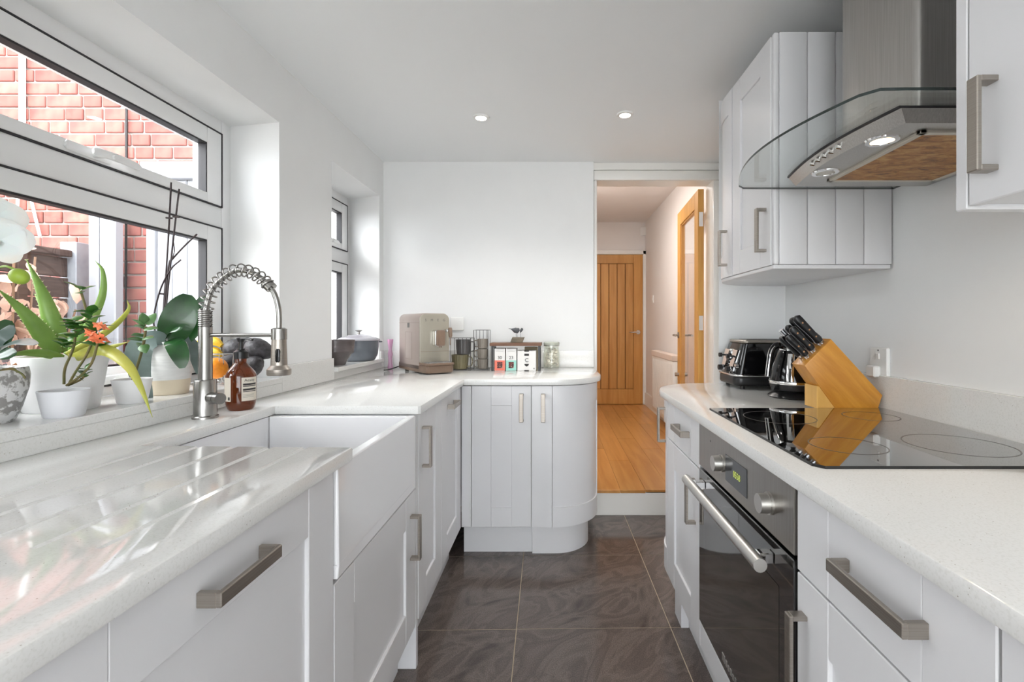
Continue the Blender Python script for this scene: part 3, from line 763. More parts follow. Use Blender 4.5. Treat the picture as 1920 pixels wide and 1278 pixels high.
# ================================================================ HOB
hb_ = thing('hob', 'black glass ceramic hob set on the white worktop', 'hob', (.79, 1.25, WT))
b = new(); prism(b, [(.525, .93), (1.079, .93), (1.079, 1.575), (.509, 1.575), (.509, .95)], WT, WT + .006, 0); o = obj('glass', b, 'hob', hb_, 30); o.data.materials.append(M['black'])
for p in o.data.polygons:
    if abs(p.normal.z) < .5: p.material_index = 1
def ringmark(cx, cy, r):
    b = new(); n = 48
    for i in range(n):
        a0, a1 = 2 * PI * i / n, 2 * PI * (i + 1) / n
        vs = [b.verts.new((cx + q * math.cos(a), cy + q * math.sin(a), WT + .0063)) for q, a in ((r, a0), (r, a1), (r - .0028, a1), (r - .0028, a0))]
        b.faces.new(vs)
    bmesh.ops.remove_doubles(b, verts=b.verts[:], dist=1e-5); obj('cooking_zone_ring', b, 'ring', hb_, None)
ringmark(.92, 1.095, .106); ringmark(.665, 1.09, .08); ringmark(.665, 1.42, .1); ringmark(.945, 1.435, .075)

# ================================================================ EXTRACTOR HOOD
hd = thing('extractor_hood', 'steel chimney extractor hood with curved glass canopy above the hob', 'extractor hood', (.95, 1.23, 1.61))
ch = [(1.108, 1.083), (1.108, 1.377)] + arc(.819 + .018, 1.377 - .018, .018, 90, 180, 5) + arc(.819 + .018, 1.083 + .018, .018, 180, 270, 5)
b = new(); prism(b, ch, 1.66, ZC); obj('chimney', b, 'inox', hd, 40)
cv = []
for i in range(25):
    u = i / 24; y = 1.563 - u * .66; cv.append((.603 - .082 * math.sin(PI * u) ** .9, y))
canopy = [(1.104, 1.563)] + [(.66, 1.563)] + [(cv[0][0] + .012, 1.561)] + cv[1:-1] + [(cv[-1][0] + .012, .905), (.66, .903), (1.104, .903)]
b = new(); prism(b, canopy, 1.640, 1.646, 0); o = obj('glass_canopy', b, 'hoodglass', hd, 30)
o.data.materials.append(M['hoodedge'])
for p in o.data.polygons:
    if abs(p.normal.z) < .5: p.material_index = 1
# body: curved front fascia, underside tray
fr = [(.698 - .028 * math.sin(PI * i / 12), 1.43 - i * .464 / 12) for i in range(13)]
top = [(1.1, 1.43)] + fr + [(1.1, .966)]
b = new()
lo = [(x + .016, y * .96 + 1.2 * .04) for x, y in fr]; bot = [(1.1, lo[0][1])] + lo + [(1.1, lo[-1][1])]
va = [b.verts.new((x, y, 1.636)) for x, y in top]; vb = [b.verts.new((x, y, 1.609)) for x, y in bot]; n = len(top)
b.faces.new(va); b.faces.new(vb)
for i in range(n): b.faces.new((va[i], va[(i + 1) % n], vb[(i + 1) % n], vb[i]))
bmesh.ops.recalc_face_normals(b, faces=b.faces[:]); obj('fascia', b, 'inox', hd, 30)
b = new(); t2 = [(x - .004, y) for x, y in top]; prism(b, [(x, min(max(y, .962), 1.434)) for x, y in t2], 1.6355, 1.6405); obj('rubber_strip', b, 'seal', hd)
b = new(); bx(b, .83, 1.1, 1.09, 1.37, 1.646, 1.664); obj('motor_box', b, 'inox', hd)
for i in range(5):
    y = 1.265 - i * .03; b = new(); x = .698 - .028 * math.sin(PI * (1.43 - y) / .464) + .008
    cyl(b, (x + .004, y, 1.622), (x - .008, y, 1.624), .0055, seg=12); obj('button', b, 'chrome', hd)
for y, on in ((1.066, True), (1.29, False)):
    b = new(); lathe(b, [(.022, .0005), (.023, -.0035), (.033, -.003), (.035, .001)], (.728, y, 1.609), 28, cap=False); lf = obj('lamp_rim', b, 'chrome', hd)
    b = new(); lathe(b, [(0, -.002), (.0225, -.002), (.0225, .001), (0, .001)], (.728, y, 1.609), 24); obj('lamp_lens', b, 'lampon' if on else 'lampoff', lf)
l = bpy.data.lights.new('hood_lamp', 'SPOT'); l.energy = 1.2; l.color = (1, .72, .42); l.spot_size = 2.2; l.spot_blend = .8; l.shadow_soft_size = .02
lo_ = bpy.data.objects.new('hood_lamp', l); COL.objects.link(lo_); lo_.location = (.728, 1.066, 1.603)
b = new(); fx0, fx1, fy0, fy1 = .772, 1.075, 1.012, 1.36
for q in ((fx0, fx0 + .014, fy0, fy1), (fx1 - .014, fx1, fy0, fy1), (fx0, fx1, fy0, fy0 + .012), (fx0, fx1, fy1 - .012, fy1)): bx(b, *q, 1.603, 1.61, .001)
fl = obj('filter_frame', b, 'filterframe', hd)
b = new(); bx(b, fx0 + .014, fx1 - .014, fy0 + .012, fy1 - .012, 1.605, 1.6085); obj('grease_mesh', b, 'grease', fl)

# ================================================================ WALL CABINETS
WZ0, WZ1, WXF = 1.397, 2.155, .717
def wall_handle(parent, x, y, z):
    b = handle(.148, True); bmesh.ops.translate(b, vec=(0, 0, z), verts=b.verts[:]); xf(b, FACE['R'](x, y)); obj('handle', b, 'steel', parent)
t = thing('wall_cabinet', 'white wall cabinet with tongue and groove side panel left of the hood', 'wall cabinet', (.9, 1.75, WZ0))
b = new(); bx(b, WXF + .022, 1.105, 1.594, 1.936, WZ0, WZ1); obj('body', b, 'cab', t)
for i in range(4):
    xa = .738 + i * .0925; b = new(); bx(b, xa + (.0 if i else 0), min(xa + .0905, 1.108), 1.572, 1.594, WZ0, WZ1 + .004, .0035, 2); obj('side_board', b, 'cab', t)
b = new(); bx(b, WXF + .004, WXF + .0205, 1.574, 1.594, WZ0, WZ1 + .004, .005, 3); obj('corner_post', b, 'cab', t)
b = shaker(.34, WZ1 - WZ0, st=.08, rail=.09); bmesh.ops.translate(b, vec=(0, 0, WZ0), verts=b.verts[:]); xf(b, FACE['R'](WXF, 1.934)); dr = obj('door', b, 'cab', t)
wall_handle(dr, WXF, 1.632, 1.52)
b = new(); bx(b, WXF + .002, 1.105, 1.576, 1.936, WZ0 - .014, WZ0 - .001, .002); obj('pelmet', b, 'cab', t)
t = thing('wall_cabinet', 'white wall cabinet with curved end door beside the doorway', 'wall cabinet', (.9, 2.12, WZ0))
pw_ = ([(WXF, 1.94), (WXF, 1.98), (WXF, 2.02)] + arc(WXF + .28, 2.02, .28, 180, 90, 12)[1:])[::-1]
dr = curved_door(t, pw_, 1, len(pw_) - 2, WZ0, WZ1, .09); wall_handle(dr, WXF, 2.0, 1.517)
b = new(); prism(b, offset_plan(pw_, .022) + [(1.1, 1.94), (1.1, 2.29)], WZ0, WZ1); obj('body', b, 'cab', t)
b = new(); prism(b, offset_plan(pw_, .004) + [(1.1, 1.94), (1.1, 2.3)], WZ0 - .014, WZ0 - .001, .002); obj('pelmet', b, 'cab', t)
t = thing('wall_cabinet', 'white wall cabinet with vertical bar handle nearest the viewer', 'wall cabinet', (.9, .5, WZ0))
NX = .69
b = new(); bx(b, NX + .022, 1.105, .2, .8, WZ0 + .004, WZ1); obj('body', b, 'cab', t)
b = new(); bx(b, NX, 1.105, .803, .826, WZ0 - .004, WZ1, .002); obj('end_panel', b, 'cab', t)
b = shaker(.596, WZ1 - WZ0, st=.1); bmesh.ops.translate(b, vec=(0, 0, WZ0), verts=b.verts[:]); xf(b, FACE['R'](NX, .8)); dr = obj('door', b, 'cab', t)
wall_handle(dr, NX, .755, 1.514)

# ================================================================ DOWNLIGHTS
def downlight(x, y, label, power):
    t = thing('downlight', label, 'downlight', (x, y, ZC - .004), 0, 'recessed ceiling downlights')
    b = new(); lathe(b, [(.026, .0), (.028, -.004), (.04, -.003), (.043, .003), (.043, .004)], (x, y, ZC - .004), 28, cap=False); obj('rim', b, 'white', t)
    b = new(); lathe(b, [(0, -.001), (.027, -.001), (.027, .003), (0, .003)], (x, y, ZC - .004), 24); obj('lens', b, 'lampon2', t)
    l = downlight_lamp(x, y, ZC, power); o = bpy.data.objects.new('downlight_beam', l); COL.objects.link(o); o.location = (x, y, ZC - .012)
DP = 9.5
downlight(-.38, 2.485, 'lit recessed downlight on the left of the ceiling', DP); downlight(.361, 2.453, 'lit recessed downlight on the right nearer the hall doorway', DP)
downlight(-.38, -.7, 'added unseen downlight on the left behind the viewer', DP); downlight(.361, -.7, 'added unseen downlight on the right behind the viewer', DP)  # unseen pair behind the viewer, added to brighten the room
t = thing('added_hall_light', 'round flush lamp added out of view to light the hall', 'ceiling light', (.32, 4.3, 2.5))  # added lamp, out of view, that brightens the hall
b = new(); lathe(b, [(0, .04), (.16, .04), (.16, .012), (.14, .006), (.14, .012), (0, .012)], (.32, 4.3, 2.5), 32); obj('rim', b, 'white', t)
b = new(); lathe(b, [(0, .012), (.138, .012), (.138, .006), (.09, -.004), (0, -.008)], (.32, 4.3, 2.5), 32); obj('diffuser', b, emit('added_hall_diffuser', (1, .94, .89, 1), 32), t)

# ================================================================ HALL THINGS
t = thing('radiator', 'white panel radiator on the hall wall', 'radiator', (1.13, 4.9, HF + .1))
b = new(); bx(b, 1.085, 1.16, 4.4, 5.35, HF + .1, HF + .7, .008, 2); obj('panel', b, 'trim', t)
b = new(); bx(b, 1.08, 1.165, 4.4, 5.35, HF + .7, HF + .755, .004); obj('grille', b, mat('grille_cream', C(226, 210, 198), .5), t)
for i in range(18): b = new(); bx(b, 1.0825, 1.086, 4.43 + i * .05, 4.45 + i * .05, HF + .14, HF + .67, .002); obj('rib', b, 'trim', t)
b = new(); bx(b, 1.16, 1.189, 4.5, 4.54, HF + .3, HF + .5); obj('bracket', b, 'trim', t)
b = new(); prism(b, [(1.13, 6.3), (1.19, 6.24), (1.19, 6.3)], 2.36, 2.47, .004); tag(obj('alarm_sensor', b, 'white'), 'small white alarm sensor in the hall corner', 'sensor')
b = new(); bx(b, 1.18, 1.19, 5.75, 5.83, 1.46, 1.55, .002); bx(b, 1.176, 1.181, 5.78, 5.8, 1.49, 1.52); tag(obj('light_switch', b, 'white'), 'white light switch on the hall wall', 'switch')

# ================================================================ TAP
fa = thing('kitchen_tap', 'brushed steel spring-neck kitchen tap behind the sink', 'tap', (-1.047, 1.44, WT))
AX, AY = -1.047, 1.44
b = new(); lathe(b, [(0, 0), (.034, 0), (.034, .006), (.03, .009), (.0295, .112), (.0275, .115), (0, .115)], (AX, AY, WT), 28); obj('base', b, 'brush', fa)
b = new(); lathe(b, [(0, .113), (.0185, .113), (.0185, .272), (0, .272)], (AX, AY, WT), 24); obj('riser', b, 'brush', fa)
def helix(path, rad, turns, n, wire, a0=0):
    P = [Vector(p) for p in path]; L = [0]
    for p, q in zip(P, P[1:]): L.append(L[-1] + (q - p).length)
    fr_ = frames(P, (0, 1, 0)); pts = []
    for i in range(n + 1):
        d = L[-1] * i / n; k = 0
        while k < len(L) - 2 and L[k + 1] < d: k += 1
        u = (d - L[k]) / max(L[k + 1] - L[k], 1e-9); c = P[k].lerp(P[k + 1], u); s = fr_[k][2]; v = fr_[k][3]; a = a0 + 2 * PI * turns * i / n
        pts.append(c + s * rad * math.cos(a) + v * rad * math.sin(a))
    return pts
zt_ = WT + .272
hp = spline([(AX, AY, zt_), (AX + .001, AY, zt_ + .05), (AX + .022, AY, zt_ + .115), (AX + .075, AY, zt_ + .163), (AX + .115, AY, zt_ + .17), (AX + .155, AY, zt_ + .155), (AX + .192, AY, zt_ + .125)], 8)
hp2 = spline([(AX + .19, AY, zt_ + .127), (AX + .208, AY, zt_ + .098), (AX + .22, AY, zt_ + .05), (AX + .221, AY, zt_ - .012)], 6)
b = new(); tube(b, hp + hp2[1:], .0078, 10, (0, 1, 0)); obj('hose', b, 'brush', fa, 60)
b = new(); tube(b, helix([(AX, AY, zt_), (AX, AY, zt_ + .05)], .0165, 9, 130, .002), .0026, 6, (0, 1, 0)); obj('lower_spring', b, 'brush', fa, 60)
b = new(); tube(b, helix(hp[8:], .0185, 14, 300, .002), .0023, 6, (0, 1, 0)); obj('spring', b, 'brush', fa, 60)
b = new(); d = Vector((.7, 0, -.72)); c0 = Vector((AX + .182, AY, zt_ + .134)); cyl(b, c0, c0 + d * .025, .0165, seg=20); obj('spring_collar', b, 'brush', fa)
b = new(); hx = AX + .221
lathe(b, [(0, 1.048), (.031, 1.048), (.033, 1.052), (.033, 1.066), (.029, 1.07), (.0225, 1.078), (.02, 1.155), (0, 1.155)], (hx, AY, 0), 28); sp = obj('spray_head', b, 'steel', fa)
b = new(); sweep(b, [(hx + .008, AY - .021, 1.088), (hx + .008, AY - .021, 1.092), (hx + .008, AY - .0205, 1.122), (hx + .008, AY - .02, 1.128)], [.004, .0075, .0075, .004], .003, (0, -1, 0), 12); obj('spray_button', b, 'gblack', sp)
b = new(); lathe(b, [(0, 1.155), (.0215, 1.155), (.0215, 1.186), (.015, 1.19), (0, 1.19)], (hx, AY, 0), 24); obj('spray_holder', b, 'brush', fa)
b = new(); cyl(b, (AX + .015, AY, 1.168), (hx - .018, AY, 1.168), .0058, seg=12); obj('support_arm', b, 'brush', fa)
b = new(); lv = Vector((.9, -.42, 0)).normalized(); p0 = Vector((AX, AY, WT + .062)) + lv * .026; cyl(b, p0, p0 + lv * .028, .0165, seg=20); cyl(b, p0 + lv * .028, p0 + lv * .03, .0145, seg=20); cyl(b, p0 + lv * .03, p0 + lv * .048, .0165, seg=20); obj('lever', b, 'brush', fa)

# ================================================================ SOAP BOTTLE
sx, sy = -1.035, 1.585
so = thing('soap_bottle', 'amber pump soap bottle with cream labels beside the tap', 'soap bottle', (sx, sy, WT))
b = new(); lathe(b, [(0, 0), (.034, 0), (.039, .006), (.043, .02), (.0445, .03), (.0445, .112), (.041, .122), (.03, .138), (.02, .15), (.0165, .156), (.0165, .168), (0, .168)], (sx, sy, WT), 36); obj('bottle', b, 'amber', so, 50)
def wrap(a0, a1, z0, z1, r, n=12):
    b = new(); lo = []; hi = []
    for i in range(n + 1):
        a = math.radians(a0 + (a1 - a0) * i / n); lo.append(b.verts.new((sx + r * math.cos(a), sy + r * math.sin(a), WT + z0))); hi.append(b.verts.new((sx + r * math.cos(a), sy + r * math.sin(a), WT + z1)))
    for i in range(n): b.faces.new((lo[i], lo[i + 1], hi[i + 1], hi[i]))
    return b
la = obj('label', wrap(-55, 15, .032, .108, .0449), 'paper', so); lb_ = obj('label', wrap(-150, -95, .032, .108, .0449), 'paper', so)
for z0, z1 in ((.083, .0885), (.0785, .0815), (.066, .072), (.0615, .064)): obj('label_print', wrap(-50, 8, z0, z1, .0452), 'ink', la)
for z0, z1 in ((.052, .0528), (.048, .0488), (.044, .0448)): obj('label_print', wrap(-50, -6, z0, z1, .0452), 'grey', la)
b = text_bm('Aesop', .013)
for v in b.verts: 
    a = math.radians(-24) + v.co.x / .0452; r = .0453; v.co = Vector((sx + r * math.cos(a), sy + r * math.sin(a), WT + .099 + v.co.y))
obj('label_lettering', b, 'ink', la, None)
obj('label_print', wrap(-108, -99, .036, .046, .0452), 'ink', lb_)
b = new(); lathe(b, [(0, .168), (.021, .168), (.021, .19), (.017, .193), (.012, .197), (.012, .2), (0, .2)], (sx, sy, WT), 24); pu = obj('pump_collar', b, 'black', so)
b = new(); cyl(b, (sx, sy, WT + .198), (sx, sy, WT + .232), .006, seg=12); lathe(b, [(0, .223), (.01, .223), (.012, .235), (0, .237)], (sx, sy, WT), 16); sweep(b, [(sx - .008, sy, WT + .233), (sx + .03, sy - .01, WT + .234), (sx + .048, sy - .016, WT + .23)], [.009, .006, .0045], .004, (0, 0, 1), 10); obj('pump_head', b, 'black', pu)

# ================================================================ FRUIT BASKET
fx_, fy_ = -1.222, 1.80
fb = thing('fruit_basket', 'round wire fruit basket on the window sill behind the soap bottle', 'basket', (fx_, fy_, SILL))
def ringpts(r, z, n=36): return [(fx_ + r * math.cos(2 * PI * i / n), fy_ + r * math.sin(2 * PI * i / n), SILL + z) for i in range(n + 1)]
RB = .112
b = new(); tube(b, ringpts(RB, .113), .0026, 8); obj('rim', b, 'wire', fb)
b = new(); tube(b, ringpts(.05, .003), .0024, 8); obj('foot_ring', b, 'wire', fb)
for i in range(16):
    a = 2 * PI * i / 16; da = .07
    pts = [(fx_ + r * math.cos(a + s * da), fy_ + r * math.sin(a + s * da), SILL + z) for r, z, s in ((.05, .003, -.8), (.08, .02, -.8), (.1, .06, -.9), (RB - .003, .106, -.7), (RB - .001, .112, 0), (RB - .003, .106, .7), (.1, .06, .9), (.08, .02, .8), (.05, .003, .8))]
    b = new(); tube(b, spline(pts, 4), .0016, 5); obj('wire_loop', b, 'wire', fb, 60)
def avocado(x, y, z, ax, label, s=1):
    b = new(); prof = [(0, -.052), (.02, -.048), (.034, -.034), (.039, -.014), (.037, .006), (.03, .026), (.021, .042), (.011, .052), (0, .055)]
    lathe(b, [(r * s, q * s) for r, q in prof], (0, 0, 0), 20)
    cyl(b, (0, 0, .052 * s), (0, 0, .058 * s), .004, seg=8)
    rot = Vector((0, 0, 1)).rotation_difference(Vector(ax).normalized()).to_matrix().to_4x4(); xf(b, Matrix.Translation((x, y, z)) @ rot)
    tag(obj('avocado', b, 'avocado', None, 60), label, 'avocado', 'avocados in the wire basket')
def at(px, py, y): return ((px - 1039.5) * y / 900, y, 1.2 - (py - 608) * y / 900)
for px, py, y, ax, lab in ((447, 653, 1.86, (.9, .2, .1), 'dark avocado on top of the basket behind the pump head'), (487, 655, 1.79, (.9, .1, -.35), 'dark avocado highest at the right rim of the basket'),
                           (428, 684, 1.79, (.6, .5, .5), 'greyish avocado low in the basket left of the bottle'), (472, 686, 1.77, (.7, -.3, .4), 'dark avocado low in the basket right of the bottle')):
    avocado(*at(px, py, y), ax, lab)
for px, py, y, lab in ((405, 690, 1.715, 'orange lying low in the fruit basket behind the tap'),):
    b = new(); bmesh.ops.create_icosphere(b, subdivisions=3, radius=.038); bmesh.ops.translate(b, vec=at(px, py, y), verts=b.verts[:]); tag(obj('orange', b, 'orange', None, 180), lab, 'orange')
for k, (dz, lab) in enumerate(((0, 'ripe banana lying over the orange in the basket'), (.026, 'second ripe banana on top of the basket'))):
    p = [at(362 - 3 * k, 672 - k * 20, 1.87), at(383, 660 - k * 20, 1.86), at(403, 659 - k * 19, 1.85), at(416, 666 - k * 18, 1.85)]
    b = new(); sp_ = spline(p, 5); n = len(sp_); sweep(b, sp_, [.004 + .014 * math.sin(PI * min(max(i / (n - 1), .04), .96)) ** .5 for i in range(n)], [.004 + .014 * math.sin(PI * min(max(i / (n - 1), .04), .96)) ** .5 for i in range(n)], (0, 0, 1), 7)
    tag(obj('banana', b, 'banana', None, 40), lab, 'banana', 'bananas in the wire basket')

# ================================================================ PLANTS ON THE SILL
def pot(parent, x, y, h, rt, rb, m, wall=.004, soil=.012, rim=0):
    b = new(); lathe(b, [(0, 0), (rb - .002, 0), (rb, .002), (rb + (rt - rb) * .5, h * .5), (rt, h), (rt - .001, h + .001), (rt - wall, h), (rt - wall - .002, h - soil), (0, h - soil)], (x, y, SILL), 36); o = obj('pot', b, m, parent, 40)
    b = new(); lathe(b, [(0, h - soil + .004), (rt * .5, h - soil + .005), (rt - wall - .003, h - soil + .001)], (x, y, SILL), 24, cap=False); obj('soil', b, 'soil', parent)
    return o
def leafmesh(name, L, wd, th_, m, arch=.1, seg=8, crease=.0, pw=1.0):
    b = new(); n = 7; pts = []; ws = []; ts = []
    for i in range(n + 1):
        u = i / n; pts.append((L * u, 0, arch * L * math.sin(PI * u * .8))); q = math.sin(PI * min(max(u, .03), .985) ** pw) ** .7; ws.append(wd * q); ts.append(th_ * max(q, .3))
    sweep(b, pts, ws, ts, (0, 0, 1), seg, crease); me = finish(b, name, 50); me.materials.append(M[m]); return me
def leaf_path(parent, pts, wmax, tmax, m, up=(0, 0, 1), tip=True, crease=0, base=.6, pw=1, n=5, name='leaf', seg=8):
    sp_ = spline(pts, n); k = len(sp_); ws = []; ts = []
    for i in range(k):
        u = i / (k - 1)
        if tip: q = (base + (1 - base) * min(u * 4, 1)) * max(1 - u ** 1.6, .03)
        else: q = max(math.sin(PI * (.06 + .9 * u) ** pw), .05) ** .6
        ws.append(wmax * q); ts.append(tmax * max(q, .2))
    b = new(); sweep(b, sp_, ws, ts, up, seg, crease); return obj(name, b, m, parent, 60), sp_, ws

# aloe
ax_, ay_ = -1.266, 1.235
al = thing('aloe_plant', 'large aloe plant with spiky green leaves in a big white pot', 'potted plant', (ax_, ay_, SILL))
pot(al, ax_, ay_, .137, .098 - .008, .071, 'potw')
def P3(px, py, y): return Vector(at(px, py, y))
spikes = [([(112, 660, 1.22), (100, 610, 1.2), (80, 550, 1.19), (50, 487, 1.19)], .024, 'aloe'),
          ([(105, 662, 1.2), (75, 620, 1.17), (40, 580, 1.14), (-6, 540, 1.1)], .022, 'aloe'),
          ([(125, 665, 1.24), (155, 630, 1.27), (190, 560, 1.28), (193, 510, 1.28), (178, 488, 1.28)], .0125, 'aloe'),
          ([(125, 664, 1.24), (170, 640, 1.26), (215, 610, 1.27), (241, 580, 1.27), (238, 562, 1.27)], .0105, 'aloey'),
          ([(128, 668, 1.24), (170, 662, 1.26), (210, 650, 1.26), (243, 640, 1.25)], .012, 'aloey'),
          ([(135, 672, 1.2), (190, 655, 1.16), (235, 680, 1.13), (262, 722, 1.12), (286, 782, 1.115)], .0165, 'aloey'),
          ([(118, 670, 1.19), (80, 662, 1.14), (40, 662, 1.1), (8, 668, 1.06)], .012, 'aloe'),
          ([(95, 676, 1.2), (55, 678, 1.17), (20, 690, 1.14), (5, 705, 1.12)], .010, 'aloeb'),
          ([(120, 660, 1.26), (110, 620, 1.28), (80, 575, 1.29), (64, 550, 1.29)], .011, 'aloe'),
          ([(130, 664, 1.25), (145, 625, 1.28), (165, 590, 1.29)], .013, 'aloe')]
th_b = new(); lathe(th_b, [(.0016, 0), (.0009, .0016), (0, .004)], (0, 0, 0), 5); thm = finish(th_b, 'thorn', None); thm.materials.append(M['thorn'])
for k, (pp, wd, m) in enumerate(spikes):
    pts = [P3(*q) for q in pp]
    o, sp_, ws = leaf_path(al, pts, wd, wd * .38, m, up=(.75, -.66, .1), n=6)
    if k < 2:
        for i, (p, t_, s_, u_) in enumerate(frames(sp_, (.75, -.66, .1))):
            if i == 0: continue
            for sg in (-1, 1):
                q = Vector((0, 0, 1)).rotation_difference((s_ * sg + t_ * .5).normalized()).to_euler(); place('thorn', thm, o, p + s_ * sg * ws[i] * .97 - al.location, q)

# kalanchoe
kx, ky = -1.166, 1.142
ka = thing('kalanchoe_plant', 'small kalanchoe with orange flowers in a small white pot', 'potted plant', (kx, ky, SILL))
pot(ka, kx, ky, .062, .047, .0365, 'potg')
kl = leafmesh('leaf', .03, .0105, .0016, 'kal', .12, pw=.8)
ks = [[(120, 720, 1.15), (122, 690, 1.15), (138, 650, 1.15), (144, 600, 1.15)], [(128, 722, 1.15), (140, 700, 1.15), (165, 660, 1.155), (182, 615, 1.16)], [(125, 722, 1.14), (150, 705, 1.13), (172, 680, 1.13), (184, 640, 1.14)], [(128, 722, 1.15), (150, 712, 1.15), (158, 705, 1.15)], [(165, 600, 1.16), (160, 575, 1.16), (150, 540, 1.16)]]
for pp in ks:
    b = new(); tube(b, spline([P3(*q) for q in pp], 5), .0028, 6, (0, 1, 0)); obj('stem', b, 'stem', ka, 60)
for px, py in ((144, 600), (182, 612), (180, 640), (170, 590), (150, 542), (125, 642), (143, 625), (160, 690), (156, 708), (140, 612)):
    big = 1.0 if py < 660 else .7; n = 7 if py < 650 and py > 560 else 4
    c0 = P3(px, py, 1.15); 
    for i in range(n):
        a = i * 6.28 / n + px; place('leaf', kl, ka, c0 - ka.location + Vector((0, 0, random.uniform(-.012, .008))), (random.uniform(-.3, .3), -random.uniform(-.1, .7), a), (big,) * 3)
fm = new()
for i in range(4): a = i * PI / 2; sweep(fm, [(0, 0, 0), (.004 * math.cos(a), .004 * math.sin(a), .002), (.009 * math.cos(a), .009 * math.sin(a), .002)], [.0015, .0036, .001], .0006, (0, 0, 1), 6)
fme = finish(fm, 'flower', 40); fme.materials.append(M['flower'])
for px, py in ((168, 622), (170, 627), (163, 624), (188, 612), (194, 614), (183, 610), (180, 632), (176, 640), (185, 641), (192, 636), (198, 638), (172, 636), (188, 630), (166, 630)):
    place('flower', fme, ka, P3(px, py, 1.125 + random.uniform(-.008, .008)) - ka.location, (random.uniform(.2, 1.2), random.uniform(-.6, .6), random.uniform(0, 3)), (1.25,) * 3)

# jade plant
jx, jy = -1.177, 1.338
ja = thing('jade_plant', 'small jade plant with round leaves in a small white pot', 'potted plant', (jx, jy, SILL))
pot(ja, jx, jy, .066, .045, .033, 'potw')
b = new(); tube(b, spline([P3(248, 712, 1.335), P3(256, 690, 1.335), P3(268, 650, 1.335), P3(274, 612, 1.335)], 5), .0034, 7, (0, 1, 0)); obj('stem', b, 'stem', ja, 60)
jl = leafmesh('leaf', .036, .0135, .003, 'jade', .05, pw=.62)
for px, py, az, el, s in ((274, 608, 1.2, .9, 1.1), (272, 610, 3.5, .5, .95), (272, 614, 3.0, .1, 1.0), (272, 616, 0, .0, 1.0), (270, 628, 3.2, -.05, .95), (270, 634, -.2, .05, .95), (268, 636, 3.4, .0, 1.0), (268, 646, -.6, -.7, 1.0), (266, 644, 2.6, -.3, .8), (272, 606, 5.0, 1.1, .9)):
    place('leaf', jl, ja, P3(px, py, 1.335) - ja.location, (.5, -el, az), (s,) * 3)

# moth orchid without flowers, sticks
ox, oy = -1.222, 1.515
oc = thing('orchid_plant', 'flowerless orchid with broad dark leaves and sticks in a two-tone pot', 'potted plant', (ox, oy, SILL))
b = new(); lathe(b, [(0, 0), (.053, 0), (.0555, .003), (.058, .028), (.0585, .03), (.0605, .048), (0, .048)], (ox, oy, SILL), 36); obj('pot_foot', b, 'cream', oc, 40)
b = new(); lathe(b, [(.0608, .047), (.0635, .08), (.061, .12), (.055, .15), (.05, .162), (.048, .164), (.046, .158), (0, .15)], (ox, oy, SILL), 36); obj('pot', b, 'stone', oc, 40)
Y = 1.515
for pp, wd, m, up in (([(318, 640, Y), (330, 610, Y - .01), (345, 575, Y + .0), (352, 552, Y + .01)], .046, 'orchid', (.62, -.78, .12)),
                      ([(325, 640, Y + .01), (345, 625, Y + .03), (372, 590, Y + .05), (383, 556, Y + .06)], .036, 'orchid', (.55, -.75, .35)),
                      ([(318, 638, Y - .03), (328, 645, Y - .06), (338, 668, Y - .075), (342, 690, Y - .078)], .026, 'orchid', (.5, -.75, .45)),
                      ([(312, 638, Y - .03), (288, 636, Y - .05), (262, 655, Y - .075), (262, 700, Y - .09), (280, 752, Y - .092)], .033, 'orchidb', (.5, -.6, .62)),
                      ([(322, 640, Y), (345, 638, Y + .02), (362, 655, Y + .03), (372, 700, Y + .03)], .022, 'orchidb', (.6, -.6, .5)),
                      ([(312, 640, Y - .02), (322, 622, Y - .05), (332, 618, Y - .06), (342, 616, Y - .06)], .014, 'orchid', (.3, -.6, .7))):
    leaf_path(oc, [P3(*q) for q in pp], wd, .0022, m, up, tip=False, crease=.16, pw=.85, n=6)
for pp, r in (([(302, 640, Y), (308, 560, Y), (316, 440, Y), (321, 342, Y)], .0026), ([(306, 640, Y), (315, 540, Y), (326, 440, Y), (336, 354, Y)], .0026), ([(296, 640, Y - .01), (288, 600, Y - .01), (300, 545, Y - .01), (320, 505, Y - .02), (339, 487, Y - .03)], .0024), ([(306, 600, Y), (316, 500, Y), (324, 485, Y), (345, 462, Y - .02), (369, 439, Y - .03)], .0026), ([(322, 488, Y - .01), (327, 470, Y - .01), (325, 450, Y)], .0014)):
    b = new(); tube(b, spline([P3(*q) for q in pp], 6), r, 6, (0, 1, 0)); obj('stick', b, 'stick', oc, 60)
for px, py, w_ in ((317, 408, 6), (330, 406, 6), (302, 550, 4)):
    b = new(); sweep(b, [P3(px - w_, py, Y - .006), P3(px + w_, py + 1, Y - .006)], .0022, .003, (0, 0, 1), 6); obj('clip', b, 'stick', oc)

